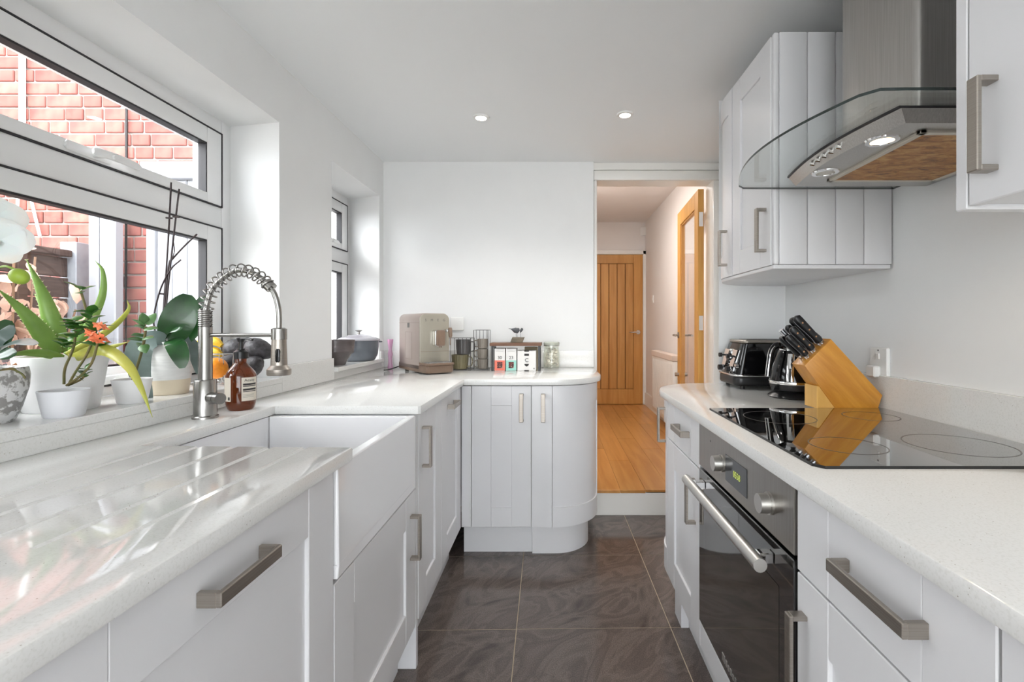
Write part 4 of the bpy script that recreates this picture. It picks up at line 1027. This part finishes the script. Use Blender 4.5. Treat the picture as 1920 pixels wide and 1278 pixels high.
# white flowering orchid at the left edge
qx, qy = -1.252, 1.055
wo = thing('orchid_plant', 'white flowering orchid in a crackled grey pot at the left edge', 'potted plant', (qx, qy, SILL))
b = new(); lathe(b, [(0, 0), (.042, 0), (.046, .004), (.056, .03), (.067, .075), (.069, .105), (.066, .122), (.064, .123), (.06, .118), (.058, .108), (0, .106)], (qx, qy, SILL), 36); obj('pot', b, 'crackle', wo, 40)
b = new(); lathe(b, [(0, .11), (.03, .111), (.058, .108)], (qx, qy, SILL), 20, cap=False); obj('bark', b, 'soil', wo)
Y = 1.05
for pp, wd, m, up in (([(-30, 690, Y), (0, 655, Y - .01), (35, 642, Y - .02), (68, 646, Y - .03)], .021, 'orchidb', (.3, -.4, .85)),
                      ([(-40, 690, Y), (-15, 650, Y), (5, 620, Y + .01), (16, 600, Y + .02)], .022, 'orchid', (.7, -.7, .1)),
                      ([(-35, 690, Y - .02), (-5, 665, Y - .05), (12, 668, Y - .06), (18, 672, Y - .065)], .02, 'orchid', (.4, -.6, .7)),
                      ([(-40, 690, Y), (-60, 640, Y), (-100, 610, Y + .03)], .03, 'orchid', (.3, -.4, .85)),
                      ([(-30, 690, Y - .02), (-8, 640, Y - .03), (12, 625, Y - .02), (22, 610, Y)], .014, 'orchidb', (.6, -.7, .3))):
    leaf_path(wo, [P3(*q) for q in pp], wd, .0022, m, up, tip=False, crease=.15, pw=.85)
b = new(); tube(b, spline([P3(-40, 690, Y), P3(-60, 560, Y), P3(-40, 450, Y), P3(-20, 500, Y - .01), P3(10, 499, Y - .02), P3(30, 506, Y - .02)], 6), .0026, 6, (0, 1, 0)); obj('stem', b, mat('orchid_stem', C(130, 160, 60), .5), wo, 60)
b = new(); tube(b, spline([P3(0, 694, Y - .04), P3(22, 692, Y - .05), P3(40, 700, Y - .05), P3(47, 709, Y - .05)], 4), .002, 5); tube(b, spline([P3(5, 692, Y - .04), P3(25, 690, Y - .05), P3(33, 698, Y - .05)], 4), .0016, 5); obj('aerial_root', b, 'stem', wo, 60)
b = new(); bmesh.ops.create_icosphere(b, subdivisions=3, radius=1); xf(b, Matrix.Translation(P3(36, 518, Y - .02)) @ Matrix.Rotation(.6, 4, 'Y') @ Matrix.Diagonal((.019, .015, .0165, 1))); obj('bud', b, 'bud', wo, 180)
for c0, petals in (((-14, 412, Y), [(.0, .052, .034), (1.25, .05, .028), (-1.25, .055, .036), (2.5, .05, .026), (-2.5, .05, .026)]), ((-4, 452, Y - .03), [(-.25, .05, .036), (-1.35, .055, .034), (1.2, .05, .036), (-2.6, .05, .026), (2.5, .05, .026)])):
    c1 = P3(*c0); sd = Vector((.66, .75, 0)); nv = Vector((.75, -.66, 0))
    for a, L, wd in petals:
        dr_ = sd * math.sin(-a) + Vector((0, 0, 1)) * math.cos(a); dr_ = sd * math.sin(a) * -1 + Vector((0, 0, 1)) * math.cos(a)
        pts = [c1, c1 + dr_ * L * .35 + nv * .008, c1 + dr_ * L * .7 + nv * .01, c1 + dr_ * L + nv * .004]
        leaf_path(wo, pts, wd, .0012, 'petal', nv, tip=False, crease=.05, pw=.75, name='petal')
    b = new(); sweep(b, [c1 + nv * .004, c1 + nv * .012 - Vector((0, 0, .004)), c1 + nv * .014 - Vector((0, 0, .01))], [.003, .005, .003], .003, (0, 1, 0), 8); obj('lip', b, 'petal', wo, 60)

# ================================================================ BOWL, CASSEROLE ON THE FAR SILL
b = new(); c0 = (-1.178, 2.585, SILL)
lathe(b, [(0, 0), (.047, 0), (.05, .003), (.062, .03), (.08, .056), (.092, .068), (.094, .078), (.093, .08), (.0955, .095), (.0945, .097), (.097, .112), (.099, .132), (.0985, .135), (.095, .133), (.09, .1), (.07, .05), (.04, .012), (0, .01)], c0, 40)
tag(obj('mixing_bowl', b, 'bowl', None, 40), 'dark grey-brown ribbed bowl on the far sill', 'bowl')
cs = thing('casserole_pot', 'grey enamel casserole with pale lid on the far sill', 'casserole', (-1.182, 2.9, SILL))
c0 = (-1.182, 2.9, SILL); b = new(); lathe(b, [(0, 0), (.086, 0), (.094, .006), (.108, .035), (.114, .08), (.117, .122), (.112, .122), (.108, .08), (0, .02)], c0, 40); bd = obj('body', b, 'castiron', cs, 40)
b = new(); lathe(b, [(.119, .121), (.121, .125), (.119, .13), (.1, .14), (.09, .143), (.085, .142), (.06, .153), (.02, .158), (0, .159)], c0, 40); ld = obj('lid', b, 'lid', cs, 40)
b = new(); lathe(b, [(0, .157), (.008, .158), (.006, .172), (.02, .18), (.021, .184), (0, .186)], c0, 20); obj('knob', b, 'inox', ld, 40)
for s in (-1, 1):
    q = Vector((.62, .78, 0)) * s; n_ = Vector((-.78, .62, 0)); cc = Vector(c0) + Vector((0, 0, .112))
    b = new(); sweep(b, spline([cc + q * .112 + n_ * .035, cc + q * .132 + n_ * .028, cc + q * .138, cc + q * .132 - n_ * .028, cc + q * .112 - n_ * .035], 4), .008, .005, (0, 0, 1), 8); obj('side_handle', b, 'castiron', bd, 60)

# ================================================================ COFFEE MACHINE (built in its own frame: front at y=0 facing -y)
cm = thing('coffee_machine', 'taupe bean to cup coffee machine in the back corner', 'coffee machine', (-.6905, 2.773, WT), math.radians(36))
def rrect(x0, x1, z0, z1, r, n=6, bl=None):
    rb_ = r if bl is None else bl; out = []
    for cx_, cz_, a0, rr in ((x1 - r, z1 - r, 0, r), (x0 + r, z1 - r, 90, r), (x0 + rb_, z0 + rb_, 180, rb_), (x1 - rb_, z0 + rb_, 270, rb_)): out += arc(cx_, cz_, rr, a0, a0 + 90, n)
    return out
HH = .345
b = new(); prism(b, rrect(-.09, .09, .02, HH, .034, 8, .004), .012, .355, .005, 2, 'Y'); bd = obj('body', b, 'coffee', cm, 30, local=True)
b = new(); prism(b, rrect(-.088, .088, .062, HH - .004, .033, 8, .006), .0, .0125, .003, 2, 'Y'); fp = obj('front_panel', b, 'coffeef', cm, 30, local=True)
b = new(); bx(b, -.085, .085, -.0008, .001, .124, .1255); obj('panel_seam', b, 'coffeed', fp, local=True)
b = new()
for i, ch_ in enumerate('SMEG'):
    q = text_bm(ch_, .02); xf(q, Matrix.Translation((-.055 + i * .037, -.0008, HH - .04)) @ Matrix.Rotation(PI / 2, 4, 'X')); me = bpy.data.meshes.new('q'); q.to_mesh(me); q.free(); b.from_mesh(me)
obj('lettering', b, 'grey', fp, None, local=True)
b = new(); prism(b, [(-.09, .36), (-.09, -.0), (-.082, -.07), (-.066, -.088), (.066, -.088), (.082, -.07), (.09, 0), (.09, .36)], 0.006, .05, .006, 2); obj('drip_tray_base', b, 'coffeed', cm, 30, local=True)
b = new(); prism(b, [(-.092, .01), (-.092, -.02), (-.086, -.078), (-.07, -.095), (.07, -.095), (.086, -.078), (.092, -.02), (.092, .01)], .05, .062, .003, 2); obj('drip_tray', b, 'coffeed', cm, 30, local=True)
b = new(); prism(b, [(-.078, -.002), (-.078, -.065), (-.066, -.082), (.066, -.082), (.078, -.065), (.078, -.002)], .062, .066, .001, 1); gr = obj('drip_grate', b, 'chrome', cm, 30, local=True)
for i in range(9): b = new(); bx(b, -.07 + i * .0165, -.062 + i * .0165, -.07, -.01, .0655, .067); obj('grate_slot', b, 'grey', gr, local=True)
for i in range(4):
    b = new(); cyl(b, ((-.06, .06)[i % 2], (.05, .3)[i // 2], 0), ((-.06, .06)[i % 2], (.05, .3)[i // 2], .02), .012, seg=10); obj('foot', b, 'black', cm, local=True)
b = new(); prism(b, rrect(-.018, .044, .155, .25, .014, 5), -.05, .0, .003, 2, 'Y'); so_ = obj('spout_block', b, 'chrome', cm, 30, local=True)
b = new(); prism(b, rrect(-.013, .041, .157, .248, .012, 5), -.056, -.049, .003, 2, 'Y'); obj('spout_cover', b, 'coffeed', so_, 30, local=True)
b = new(); prism(b, rrect(0, .026, .157, .205, .006, 4), -.06, -.055, .002, 2, 'Y'); cyl(b, (.008, -.045, .148), (.008, -.045, .157), .004, seg=8); cyl(b, (.02, -.045, .148), (.02, -.045, .157), .004, seg=8); obj('spout', b, 'coffeed', so_, 30, local=True)
b = new(); cyl(b, (.062, 0, .245), (.062, -.03, .245), .008, seg=12); cyl(b, (.062, -.03, .245), (.085, -.036, .245), .006, seg=10); obj('steam_joint', b, 'chrome', cm, local=True)
b = new(); sweep(b, [(.078, -.036, .262), (.078, -.036, .255), (.08, -.036, .215), (.08, -.036, .205)], [.009, .012, .011, .008], [.009, .012, .011, .008], (0, 1, 0), 12); cyl(b, (.08, -.036, .205), (.08, -.036, .16), .0035, seg=8); obj('steam_wand', b, 'coffeed', cm, local=True)
# side: badge, service door outline
b = new(); 
for i in range(4): bx(b, -.0915, -.09, .17 + i * .009, .176 + i * .009, .262, .29)
obj('side_badge', b, 'grey', cm, local=True)
b = new(); e = .0012
for q in ((.13, .24, .235, .235 + e), (.13, .24, .075, .075 + e), (.13, .13 + e, .075, .235), (.24, .24 + e, .075, .235)): bx(b, -.0907, -.09, *q)
obj('service_door_seam', b, 'coffeed', cm, local=True)
b = new(); bx(b, -.0905, .0905, .014, .355, .29, .2912); obj('lid_seam', b, 'coffeed', cm, local=True)
b = new(); tube(b, spline([(-.06, .352, .03), (-.11, .36, .012), (-.16, .33, .004), (-.2, .3, .004)], 6), .0035, 6); obj('power_cord', b, 'black', cm, 60, local=True)

b = new(); px_, py_ = -1.055, 3.085
lathe(b, [(0, 0), (.017, 0), (.018, .004), (.014, .03), (.012, .06), (.016, .09), (.01, .12), (.015, .15), (.02, .185), (.018, .185), (.012, .15), (0, .03)], (px_, py_, WT), 8); tag(obj('bud_vase', b, 'pink', None, 20), 'slim pink glass vase in the corner behind the coffee machine', 'vase')

def socket(name, label, x, y, z, face, wd, h):
    r = thing(name, label, 'socket', (x, y, z)); 
    def q(n, m, x0, x1, z0, z1, d0, d1, bev=.001):
        b = new(); bx(b, x0, x1, -d1, -d0, z0, z1, bev); xf(b, Matrix.Rotation({'R': -PI / 2, 'B': 0}[face], 4, 'Z')); return obj(n, b, m, r, local=True)
    q('plate', 'white', -wd / 2, wd / 2, -h / 2, h / 2, 0, .012, .003)
    return r, q
r, q = socket('wall_socket', 'white wall socket half hidden behind the coffee machine', -.64, YB, 1.205, 'B', .088, .088)
q('switch_rocker', 'white', .012, .026, .012, .032, .012, .015)
r, q = socket('wall_socket', 'white wall socket above the upstand behind the knife block', XR, 1.628, 1.072, 'R', .086, .1)
q('switch_rocker', 'white', -.008, .008, .01, .03, .012, .016); q('plug', 'white', -.03, .014, -.05, -.012, .012, .036, .004); q('screw', 'grey', -.003, .003, .038, .043, .0115, .0128, 0)

# ================================================================ MUGS AND RACKS
def wire_rack(name, label, x, y, wd, dp, h, bars, group=None):
    t = thing(name, label, 'rack', (x, y, WT)); x0, x1, y0, y1 = x - wd / 2, x + wd / 2, y - dp / 2, y + dp / 2; r = .0022
    b = new(); tube(b, [(x0, y0, WT + r), (x1, y0, WT + r), (x1, y1, WT + r), (x0, y1, WT + r), (x0, y0, WT + r)], r, 6); obj('base_frame', b, 'ironwire', t)
    for i in range(bars):
        xx = x0 + (x1 - x0) * i / (bars - 1)
        b = new(); cyl(b, (xx, y1, WT), (xx, y1, WT + h), r * .8, seg=6); obj('bar', b, 'ironwire', t)
    for xx in (x0, x1):
        b = new(); tube(b, [(xx, y0, WT), (xx, y0, WT + h), (xx, y1, WT + h)], r, 6, (1, 0, 0)); obj('side_bar', b, 'ironwire', t)
    b = new(); tube(b, [(x0, y1, WT + h), (x1, y1, WT + h)], r, 6); obj('top_bar', b, 'ironwire', t)
    return t
wire_rack('mug_rack', 'grey wire rack holding two stacked mugs', -.585, 2.99, .15, .132, .195, 7)
def mug(x, y, z, r, h, m, label, hr, ribs=0, tilt=0, name='mug', cat='mug', group=None, ha=-.25):
    t = thing(name, label, cat, (x, y, z), 0, group); n = 40
    b = new(); prof = [(0, 0), (r * .8, 0), (r * .86, h * .04), (r * .95, h * .5), (r, h), (r * .93, h), (r * .86, h * .1), (0, h * .08)]
    lathe(b, prof, (0, 0, 0), n)
    if ribs:
        for v in b.verts:
            rr = math.hypot(v.co.x, v.co.y)
            if rr > r * .84: a = math.atan2(v.co.y, v.co.x); k = 1 + .02 * (1 if int(round(a / (2 * PI) * n)) % 2 else -1); v.co.x *= k; v.co.y *= k
    obj('cup', b, m, t, 30, local=True)
    b = new(); d = Vector((math.cos(ha), math.sin(ha), 0)); sweep(b, spline([d * r * .92 + Vector((0, 0, h * .85)), d * (r + hr * .8) + Vector((0, 0, h * .82)), d * (r + hr) + Vector((0, 0, h * .5)), d * (r + hr * .7) + Vector((0, 0, h * .24)), d * r * .88 + Vector((0, 0, h * .18))], 4), .0045, .0035, (0, 0, 1), 6); obj('handle', b, m, t, 60, local=True)
    t.rotation_euler = (0, tilt, 0)
    return t
mug(-.586, 2.985, WT + .005, .052, .088, 'mug2', 'olive ribbed mug, lower of the two in the wire rack', .03, 1)
mug(-.566, 2.985, WT + .095, .046, .092, 'mug', 'charcoal ribbed mug, upper of the two in the wire rack', .03, 1, -.05 * 0)
wire_rack('cup_rack', 'tall grey wire rack holding three espresso cups', -.452, 3.0, .088, .1, .245, 5)
for k, lab in enumerate(('bottom espresso cup of the stack of three', 'middle espresso cup of the stack of three', 'top espresso cup of the stack of three')):
    mug(-.448, 2.995, WT + .005 + k * .0625, .034, .06, 'espresso', 'grey ribbed ' + lab, .02, 1, 0, 'espresso_cup', 'cup', 'espresso cups in the rack', PI + .4)

# ================================================================ SHELF RISER AND BOXES
rs = thing('shelf_riser', 'small dark wood shelf on black metal legs on the back worktop', 'shelf', (-.235, 2.97, WT))
b = new(); bx(b, -.391, -.079, 2.893, 3.05, 1.07, 1.088, .002); obj('board', b, 'walnut', rs)
for x in (-.382, -.098):
    for y in (2.9, 3.03): b = new(); bx(b, x, x + .013, y, y + .013, WT, 1.07, .001); obj('leg', b, 'black', rs)
    b = new(); bx(b, x, x + .013, 2.913, 3.03, 1.058, 1.07); obj('side_bar', b, 'black', rs)
def carton(x0, x1, h, y0, dp, label, cm_, num, cat='box'):
    t = thing('tea_box', label, cat, ((x0 + x1) / 2, y0 + dp / 2, WT)); b = new(); bx(b, x0, x1, y0, y0 + dp, WT, WT + h, .001); obj('carton', b, 'card', t)
    b = new(); bx(b, x0 + .0005, x1 - .0005, y0 - .0006, y0 + .001, WT + .001, WT + h * .47); bandd = obj('colour_band', b, cm_, t)
    b = new(); xc = (x0 + x1) / 2; bx(b, xc - .016, xc + .016, y0 - .0012, y0, WT + h * .12, WT + h * .40); obj('picture', b, 'photo', bandd)
    b = text_bm(num, .027); xf(b, Matrix.Translation((xc, y0 - .001, WT + h * .585)) @ Matrix.Rotation(PI / 2, 4, 'X')); obj('number', b, 'ink', t, None)
    b = new(); bx(b, x0 + .01, x1 - .01, y0 - .0006, y0 + .0005, WT + h * .86, WT + h * .885); obj('print_line', b, mat('pale_print', C(206, 204, 200), .7), t)
carton(-.362, -.299, .134, 2.905, .09, 'white and coral carton numbered 30 under the shelf', 'coral', '30')
carton(-.293, -.230, .134, 2.905, .09, 'white and mint carton numbered 23 under the shelf', 'mint', '23')
t = thing('capsule_box', 'white card box with black letter C under the shelf', 'box', (-.17, 2.95, WT))
b = new(); bx(b, -.224, -.112, 2.905, 2.99, WT, WT + .122, .001); obj('carton', b, 'card', t)
for z0, z1 in ((.115, .1228), (.09, .103), (.0, .005)):
    b = new(); bx(b, -.182, -.154, 2.9042, 2.906, WT + z0, WT + z1); obj('black_bar', b, 'ink', t)
b = text_bm('C', .034); xf(b, Matrix.Translation((-.168, 2.9042, WT + .063)) @ Matrix.Rotation(PI / 2, 4, 'X')); obj('letter', b, 'ink', t, None)
b = new(); prism(b, [(-.182, WT + .042), (-.154, WT + .042), (-.156, WT + .033), (-.168, WT + .025), (-.18, WT + .033)], 2.9042, 2.906, axis='Y'); obj('black_crest', b, 'ink', t)
b = new(); bx(b, -.127, -.12, 2.9042, 2.906, WT + .01, WT + .018); obj('small_print', b, 'grey', t)
b = new(); bx(b, -.186, -.105, 2.995, 3.045, WT, WT + .14, .001); tag(obj('storage_box', b, 'kraft'), 'brown card box standing behind the white capsule box', 'box')

bi = thing('bird_ornament', 'two grey shorebird figures on a driftwood block', 'ornament', (-.228, 2.965, 1.088))
b = new(); prism(b, [(-.272, 1.0885), (-.198, 1.0885), (-.185, 1.121), (-.258, 1.122)], 2.945, 2.985, .002, 1, 'Y'); obj('driftwood', b, 'drift', bi)
def bird(name, pts, ws, legs):
    b = new(); sweep(b, pts, ws, [v * .75 for v in ws], (0, 1, 0), 12); o = obj(name, b, 'bird', bi, 60)
    for x in legs:
        b = new(); cyl(b, (x, 2.965, 1.119), (x - .003, 2.965, pts[len(pts) // 2][2] - .01), .0011, seg=6); obj('leg', b, 'ironwire', o)
bird('bird', [(-.283, 2.965, 1.174), (-.268, 2.965, 1.172), (-.258, 2.965, 1.169), (-.244, 2.965, 1.164), (-.232, 2.965, 1.163), (-.223, 2.965, 1.17), (-.221, 2.965, 1.178)], [.0015, .0025, .008, .016, .019, .013, .004], (-.235, -.229))
bird('small_bird', [(-.211, 2.965, 1.149), (-.207, 2.965, 1.158), (-.203, 2.965, 1.167), (-.199, 2.965, 1.173), (-.195, 2.965, 1.175)], [.002, .006, .0085, .008, .003], (-.207,))

jr = thing('storage_jar', 'glass storage jar full of wrapped sweets beside the shelf', 'jar', (-.018, 3.03, WT))
c0 = (-.018, 3.03, WT); b = new(); lathe(b, [(0, .001), (.046, .001), (.052, .012), (.054, .04), (.054, .1), (.049, .118), (.047, .122), (.0475, .15), (.045, .15), (.0445, .122), (.05, .1), (.05, .012), (0, .006)], c0, 32); obj('glass', b, 'jarglass', jr, 40)
b = new(); lathe(b, [(0, .15), (.049, .15), (.05, .155), (.05, .166), (.045, .17), (0, .171)], c0, 32); obj('lid', b, mat('jar_lid_glass', C(196, 200, 188), .15, Transmission_Weight=.2), jr, 40)
b = new(); tube(b, [(c0[0] + .0505 * math.cos(a * PI / 16), c0[1] + .0505 * math.sin(a * PI / 16), WT + .146) for a in range(33)], .002, 6); obj('wire_clip', b, 'wire', jr, 60)
b = new()
for i in range(80):
    a = random.uniform(0, 6.28); rr = .036 * math.sqrt(random.random()); z = .02 + .1 * (i / 80)
    q = new(); bmesh.ops.create_icosphere(q, subdivisions=1, radius=.0135); xf(q, Matrix.Translation((c0[0] + rr * math.cos(a), c0[1] + rr * math.sin(a), WT + z)) @ Matrix.Rotation(a * 3, 4, 'X') @ Matrix.Diagonal((1, .8, 1.15, 1))); me = bpy.data.meshes.new('q'); q.to_mesh(me); q.free(); b.from_mesh(me); bpy.data.meshes.remove(me)
o = obj('sweets', b, 'foil', jr, None); o['kind'] = 'stuff'

# ================================================================ TOASTER
ts = thing('toaster', 'black four-slice toaster with chrome levers at the end of the worktop', 'toaster', (.945, 2.165, WT))
X0, X1, Y0, Y1 = .805, 1.085, 2.062, 2.272
def plan_r(x0, x1, y0, y1, r, n=6): return rrect(x0, x1, y0, y1, r, n)
b = new(); prism(b, rrect(X0 - .03, X1, Y0 - .004, Y1 + .004, .035, 6), WT + .014, WT + .058, .012, 3); obj('base', b, 'black', ts, 35)
b = new(); prism(b, rrect(X0 - .034, X1 + .002, Y0 - .007, Y1 + .006, .038, 6), WT + .056, WT + .064, .002, 2); obj('chrome_band', b, 'chrome', ts, 35)
b = new(); lo = rrect(X0 - .022, X1, Y0, Y1, .025, 5); hi = rrect(X0 + .012, X1 - .004, Y0 + .008, Y1 - .008, .02, 5)
va = [b.verts.new((x, y, WT + .063)) for x, y in lo]; vb = [b.verts.new((x, y, WT + .196)) for x, y in hi]; n = len(lo); b.faces.new(va); b.faces.new(vb)
for i in range(n): b.faces.new((va[i], va[(i + 1) % n], vb[(i + 1) % n], vb[i]))
bmesh.ops.recalc_face_normals(b, faces=b.faces[:]); obj('body', b, 'gblack', ts, 35)
b = new(); prism(b, rrect(X0 + .014, X1 - .006, Y0 + .01, Y1 - .01, .02, 5), WT + .196, WT + .212, .007, 3); tp = obj('top', b, 'steel', ts, 35)
for y in (2.11, 2.2): b = new(); bx(b, X0 + .05, X1 - .03, y, y + .024, WT + .2115, WT + .2135); obj('slot', b, 'black', tp)
for k, y in enumerate((2.118, 2.213)):
    b = new(); va = [(X0 - .0225, y - .018, .075), (X0 - .0225, y + .018, .075), (X0 + .002, y + .026, .168), (X0 + .002, y - .026, .168)]
    f = [b.verts.new((p[0] - .009, p[1], WT + p[2])) for p in va]; g = [b.verts.new((p[0] + .012, p[1], WT + p[2])) for p in va]
    b.faces.new(f); b.faces.new(g)
    for i in range(4): b.faces.new((f[i], f[(i + 1) % 4], g[(i + 1) % 4], g[i]))
    bmesh.ops.recalc_face_normals(b, faces=b.faces[:]); obj('lever_plate', b, 'chrome', ts)
    b = new(); cyl(b, (X0 - .01, y, WT + .14), (X0 - .034, y, WT + .141), .004, seg=8); cyl(b, (X0 - .034, y, WT + .141), (X0 - .046, y, WT + .141), .01, seg=14); obj('lever_knob', b, 'black', ts)
    b = new(); cyl(b, (X0 - .026, y - .002, WT + .084), (X0 - .05, y - .002, WT + .084), .013, .012, seg=16); obj('browning_dial', b, 'black', ts)
    b = new(); cyl(b, (X0 - .03, y - .002, WT + .084), (X0 - .034, y - .002, WT + .084), .0145, seg=16); obj('dial_ring', b, 'chrome', ts)
b = new(); cyl(b, (X0 - .012, 2.076, WT + .1), (X0 - .024, 2.076, WT + .1), .011, seg=16); obj('gauge', b, 'chrome', ts)
b = new(); bx(b, X0 - .012, X0 + .004, 2.155, 2.175, WT + .16, WT + .17, .002); obj('badge', b, 'white', ts)
for i in range(4): b = new(); bx(b, X0 - .024, X0 - .008, 2.15, 2.182, WT + .08 + i * .013, WT + .088 + i * .013, .001); obj('vent_slat', b, 'black', ts)
for x in (X0 + .01, X1 - .03):
    for y in (Y0 + .02, Y1 - .02): b = new(); cyl(b, (x, y, WT), (x, y, WT + .016), .01, seg=12); obj('foot', b, 'black', ts)

# ================================================================ KETTLE
kx_, ky_ = .925, 1.86
kt = thing('kettle', 'black and chrome electric kettle behind the knife block', 'kettle', (kx_, ky_, WT))
c0 = (kx_, ky_, WT)
b = new(); lathe(b, [(0, 0), (.088, 0), (.092, .004), (.086, .01), (.07, .018), (.066, .024), (0, .024)], c0, 36); obj('power_base', b, 'black', kt, 40)
b = new(); lathe(b, [(0, .022), (.06, .022), (.078, .03), (.086, .05), (.086, .054), (0, .054)], c0, 36); obj('lower_body', b, 'black', kt, 40)
b = new(); lathe(b, [(.088, .053), (.0895, .058), (.088, .064), (.08, .064), (.08, .053)], c0, 36); obj('chrome_band', b, 'chrome', kt, 40)
b = new(); lathe(b, [(.086, .063), (.084, .08), (.077, .115), (.066, .15), (.055, .175), (.05, .182), (0, .182)], c0, 36); obj('body', b, 'gblack', kt, 40)
b = new(); lathe(b, [(.051, .181), (.05, .188), (.042, .197), (.02, .204), (0, .206)], c0, 30); ld = obj('lid', b, 'chrome', kt, 40)
b = new(); lathe(b, [(0, .205), (.01, .206), (.008, .216), (.015, .224), (0, .228)], c0, 16); obj('lid_knob', b, 'black', ld, 40)
hd_ = Vector((-.93, -.37, 0)).normalized()
b = new(); hp = [Vector(c0) + hd_ * r + Vector((0, 0, z)) for r, z in ((.045, .196), (.085, .2), (.108, .18), (.118, .135), (.126, .085))]
sp_ = spline(hp, 5); sweep(b, sp_, .0115, .007, hd_.cross(Vector((0, 0, 1))), 10) if False else sweep(b, sp_, [.0075] * len(sp_), [.0125] * len(sp_), hd_, 10); obj('handle', b, 'gblack', kt, 60)
b = new(); sp2 = [p + hd_ * .0085 for p in sp_[6:]]; sweep(b, sp2, .0085, .0018, hd_, 8); obj('handle_trim', b, 'chrome', kt, 60)
wd_ = Vector((-.55, -.83, 0)).normalized(); b = new(); sd_ = Vector((-wd_.y, wd_.x, 0))
pts = [Vector(c0) + wd_ * (r + .001) + Vector((0, 0, z)) for r, z in ((.086, .066), (.084, .08), (.077, .115), (.066, .15), (.058, .168))]
sweep(b, pts, .013, .003, wd_, 8); gg = obj('water_gauge', b, 'chrome', kt, 60)
b = new(); sweep(b, [p + wd_ * .003 for p in pts[:3]], .004, .001, wd_, 6); obj('gauge_window', b, 'black', gg)
b = new(); cyl(b, Vector(c0) + hd_ * .08 + Vector((0, 0, .036)), Vector(c0) + hd_ * .105 + Vector((0, 0, .04)), .009, seg=10); obj('switch_lever', b, 'black', kt)

# ================================================================ KNIFE BLOCK
kb = thing('knife_block', 'slanted beech knife block full of black handled knives beside the hob', 'knife block', (.97, 1.64, WT))
KY0, KY1 = 1.588, 1.676
dx = -.014
prof = [(.842, 1.064), (.93, 1.152), (1.088 + .012, .966), (1.088 - .002, .921), (.945, .921)]
b = new(); prism(b, [(x + dx, z) for x, z in prof], KY0, KY1, .003, 2, 'Y'); obj('block', b, 'beech', kb, 30)
b = new(); prism(b, [(x + dx, z) for x, z in ((.885, .921), (1.0, .921), (.93, .985), (.914, .995), (.885, .995))], KY0 + .004, KY1 - .004, .002, 1, 'Y'); obj('foot', b, 'beech2', kb, 30)
nv = Vector((-.707, 0, .707)); tv = Vector((.707, 0, .707))
o0 = Vector((.842 + dx, 0, 1.064))
def knife(u, v, L, w_, label, rivets=3, blade=.02, m='black', tilt=0, name='kitchen_knife'):
    p = o0 + tv * u; p = Vector((p.x, KY0 + v, p.z)); t = thing(name, label, 'knife', p, 0, 'knives in the beech block')
    n = (nv + Vector((0, tilt, 0))).normalized(); s0 = p + n * .0; 
    b = new(); sweep(b, [p - n * .06, p + n * .012], [w_ * .9, w_ * .9], [.0012, .0012], (0, 1, 0), 4); obj('blade', b, 'blade', t)
    pts = [p + n * q for q in (.012, .02, L * .35, L * .6, L * .85, L * .96, L)]; ws = [w_ * .8, w_, w_ * .85, w_ * .95, w_ * 1.05, w_ * 1.0, w_ * .5]
    b = new(); sweep(b, pts, [q * 1.18 for q in ws], .0095, (0, 1, 0), 10); hh_ = obj('handle', b, m, t, 50)
    b = new(); sweep(b, [q - n.cross(Vector((0, 1, 0))) * 0 for q in pts[:-1]], [q * 1.21 for q in ws[:-1]], .0016, (0, 1, 0), 6); obj('tang', b, 'blade', t, 50)
    b = new(); cyl(b, p + n * .002, p + n * .016, .0075, seg=10); obj('bolster', b, 'blade', t)
    for k in range(rivets):
        c_ = p + n * (L * (.28 + .25 * k)); b = new(); cyl(b, c_ - Vector((0, .0092, 0)), c_ + Vector((0, .0092, 0)), .003, seg=8); obj('rivet', b, 'copper', hh_)
    return t
knife(.1, .022, .128, .0125, 'largest black knife handle at the front top of the block')
knife(.1, .062, .12, .012, 'black knife handle behind the largest one at the block top', 3)
knife(.072, .064, .112, .0105, 'black knife handle in the back middle slot of the block')
knife(.064, .022, .112, .0115, 'black knife handle in the front middle slot of the block')
knife(.036, .024, .1, .0105, 'shorter black knife handle in the lower front slot', 2)
knife(.03, .064, .1, .0085, 'slim black knife handle in the lowest back slot', 0)
t = thing('sharpening_steel', 'steel capped sharpening rod between the knives in the block', 'sharpening steel', (o0 + tv * .044) * Vector((1, 0, 1)) + Vector((0, KY0 + .05, 0)))
p = Vector(t.location); b = new(); cyl(b, p - nv * .05, p + nv * .01, .004, seg=8); obj('rod', b, 'blade', t)
b = new(); cyl(b, p + nv * .008, p + nv * .1, .0085, seg=14); obj('handle', b, 'black', t)
b = new(); cyl(b, p + nv * .1, p + nv * .122, .0092, seg=14); obj('end_cap', b, 'blade', t)
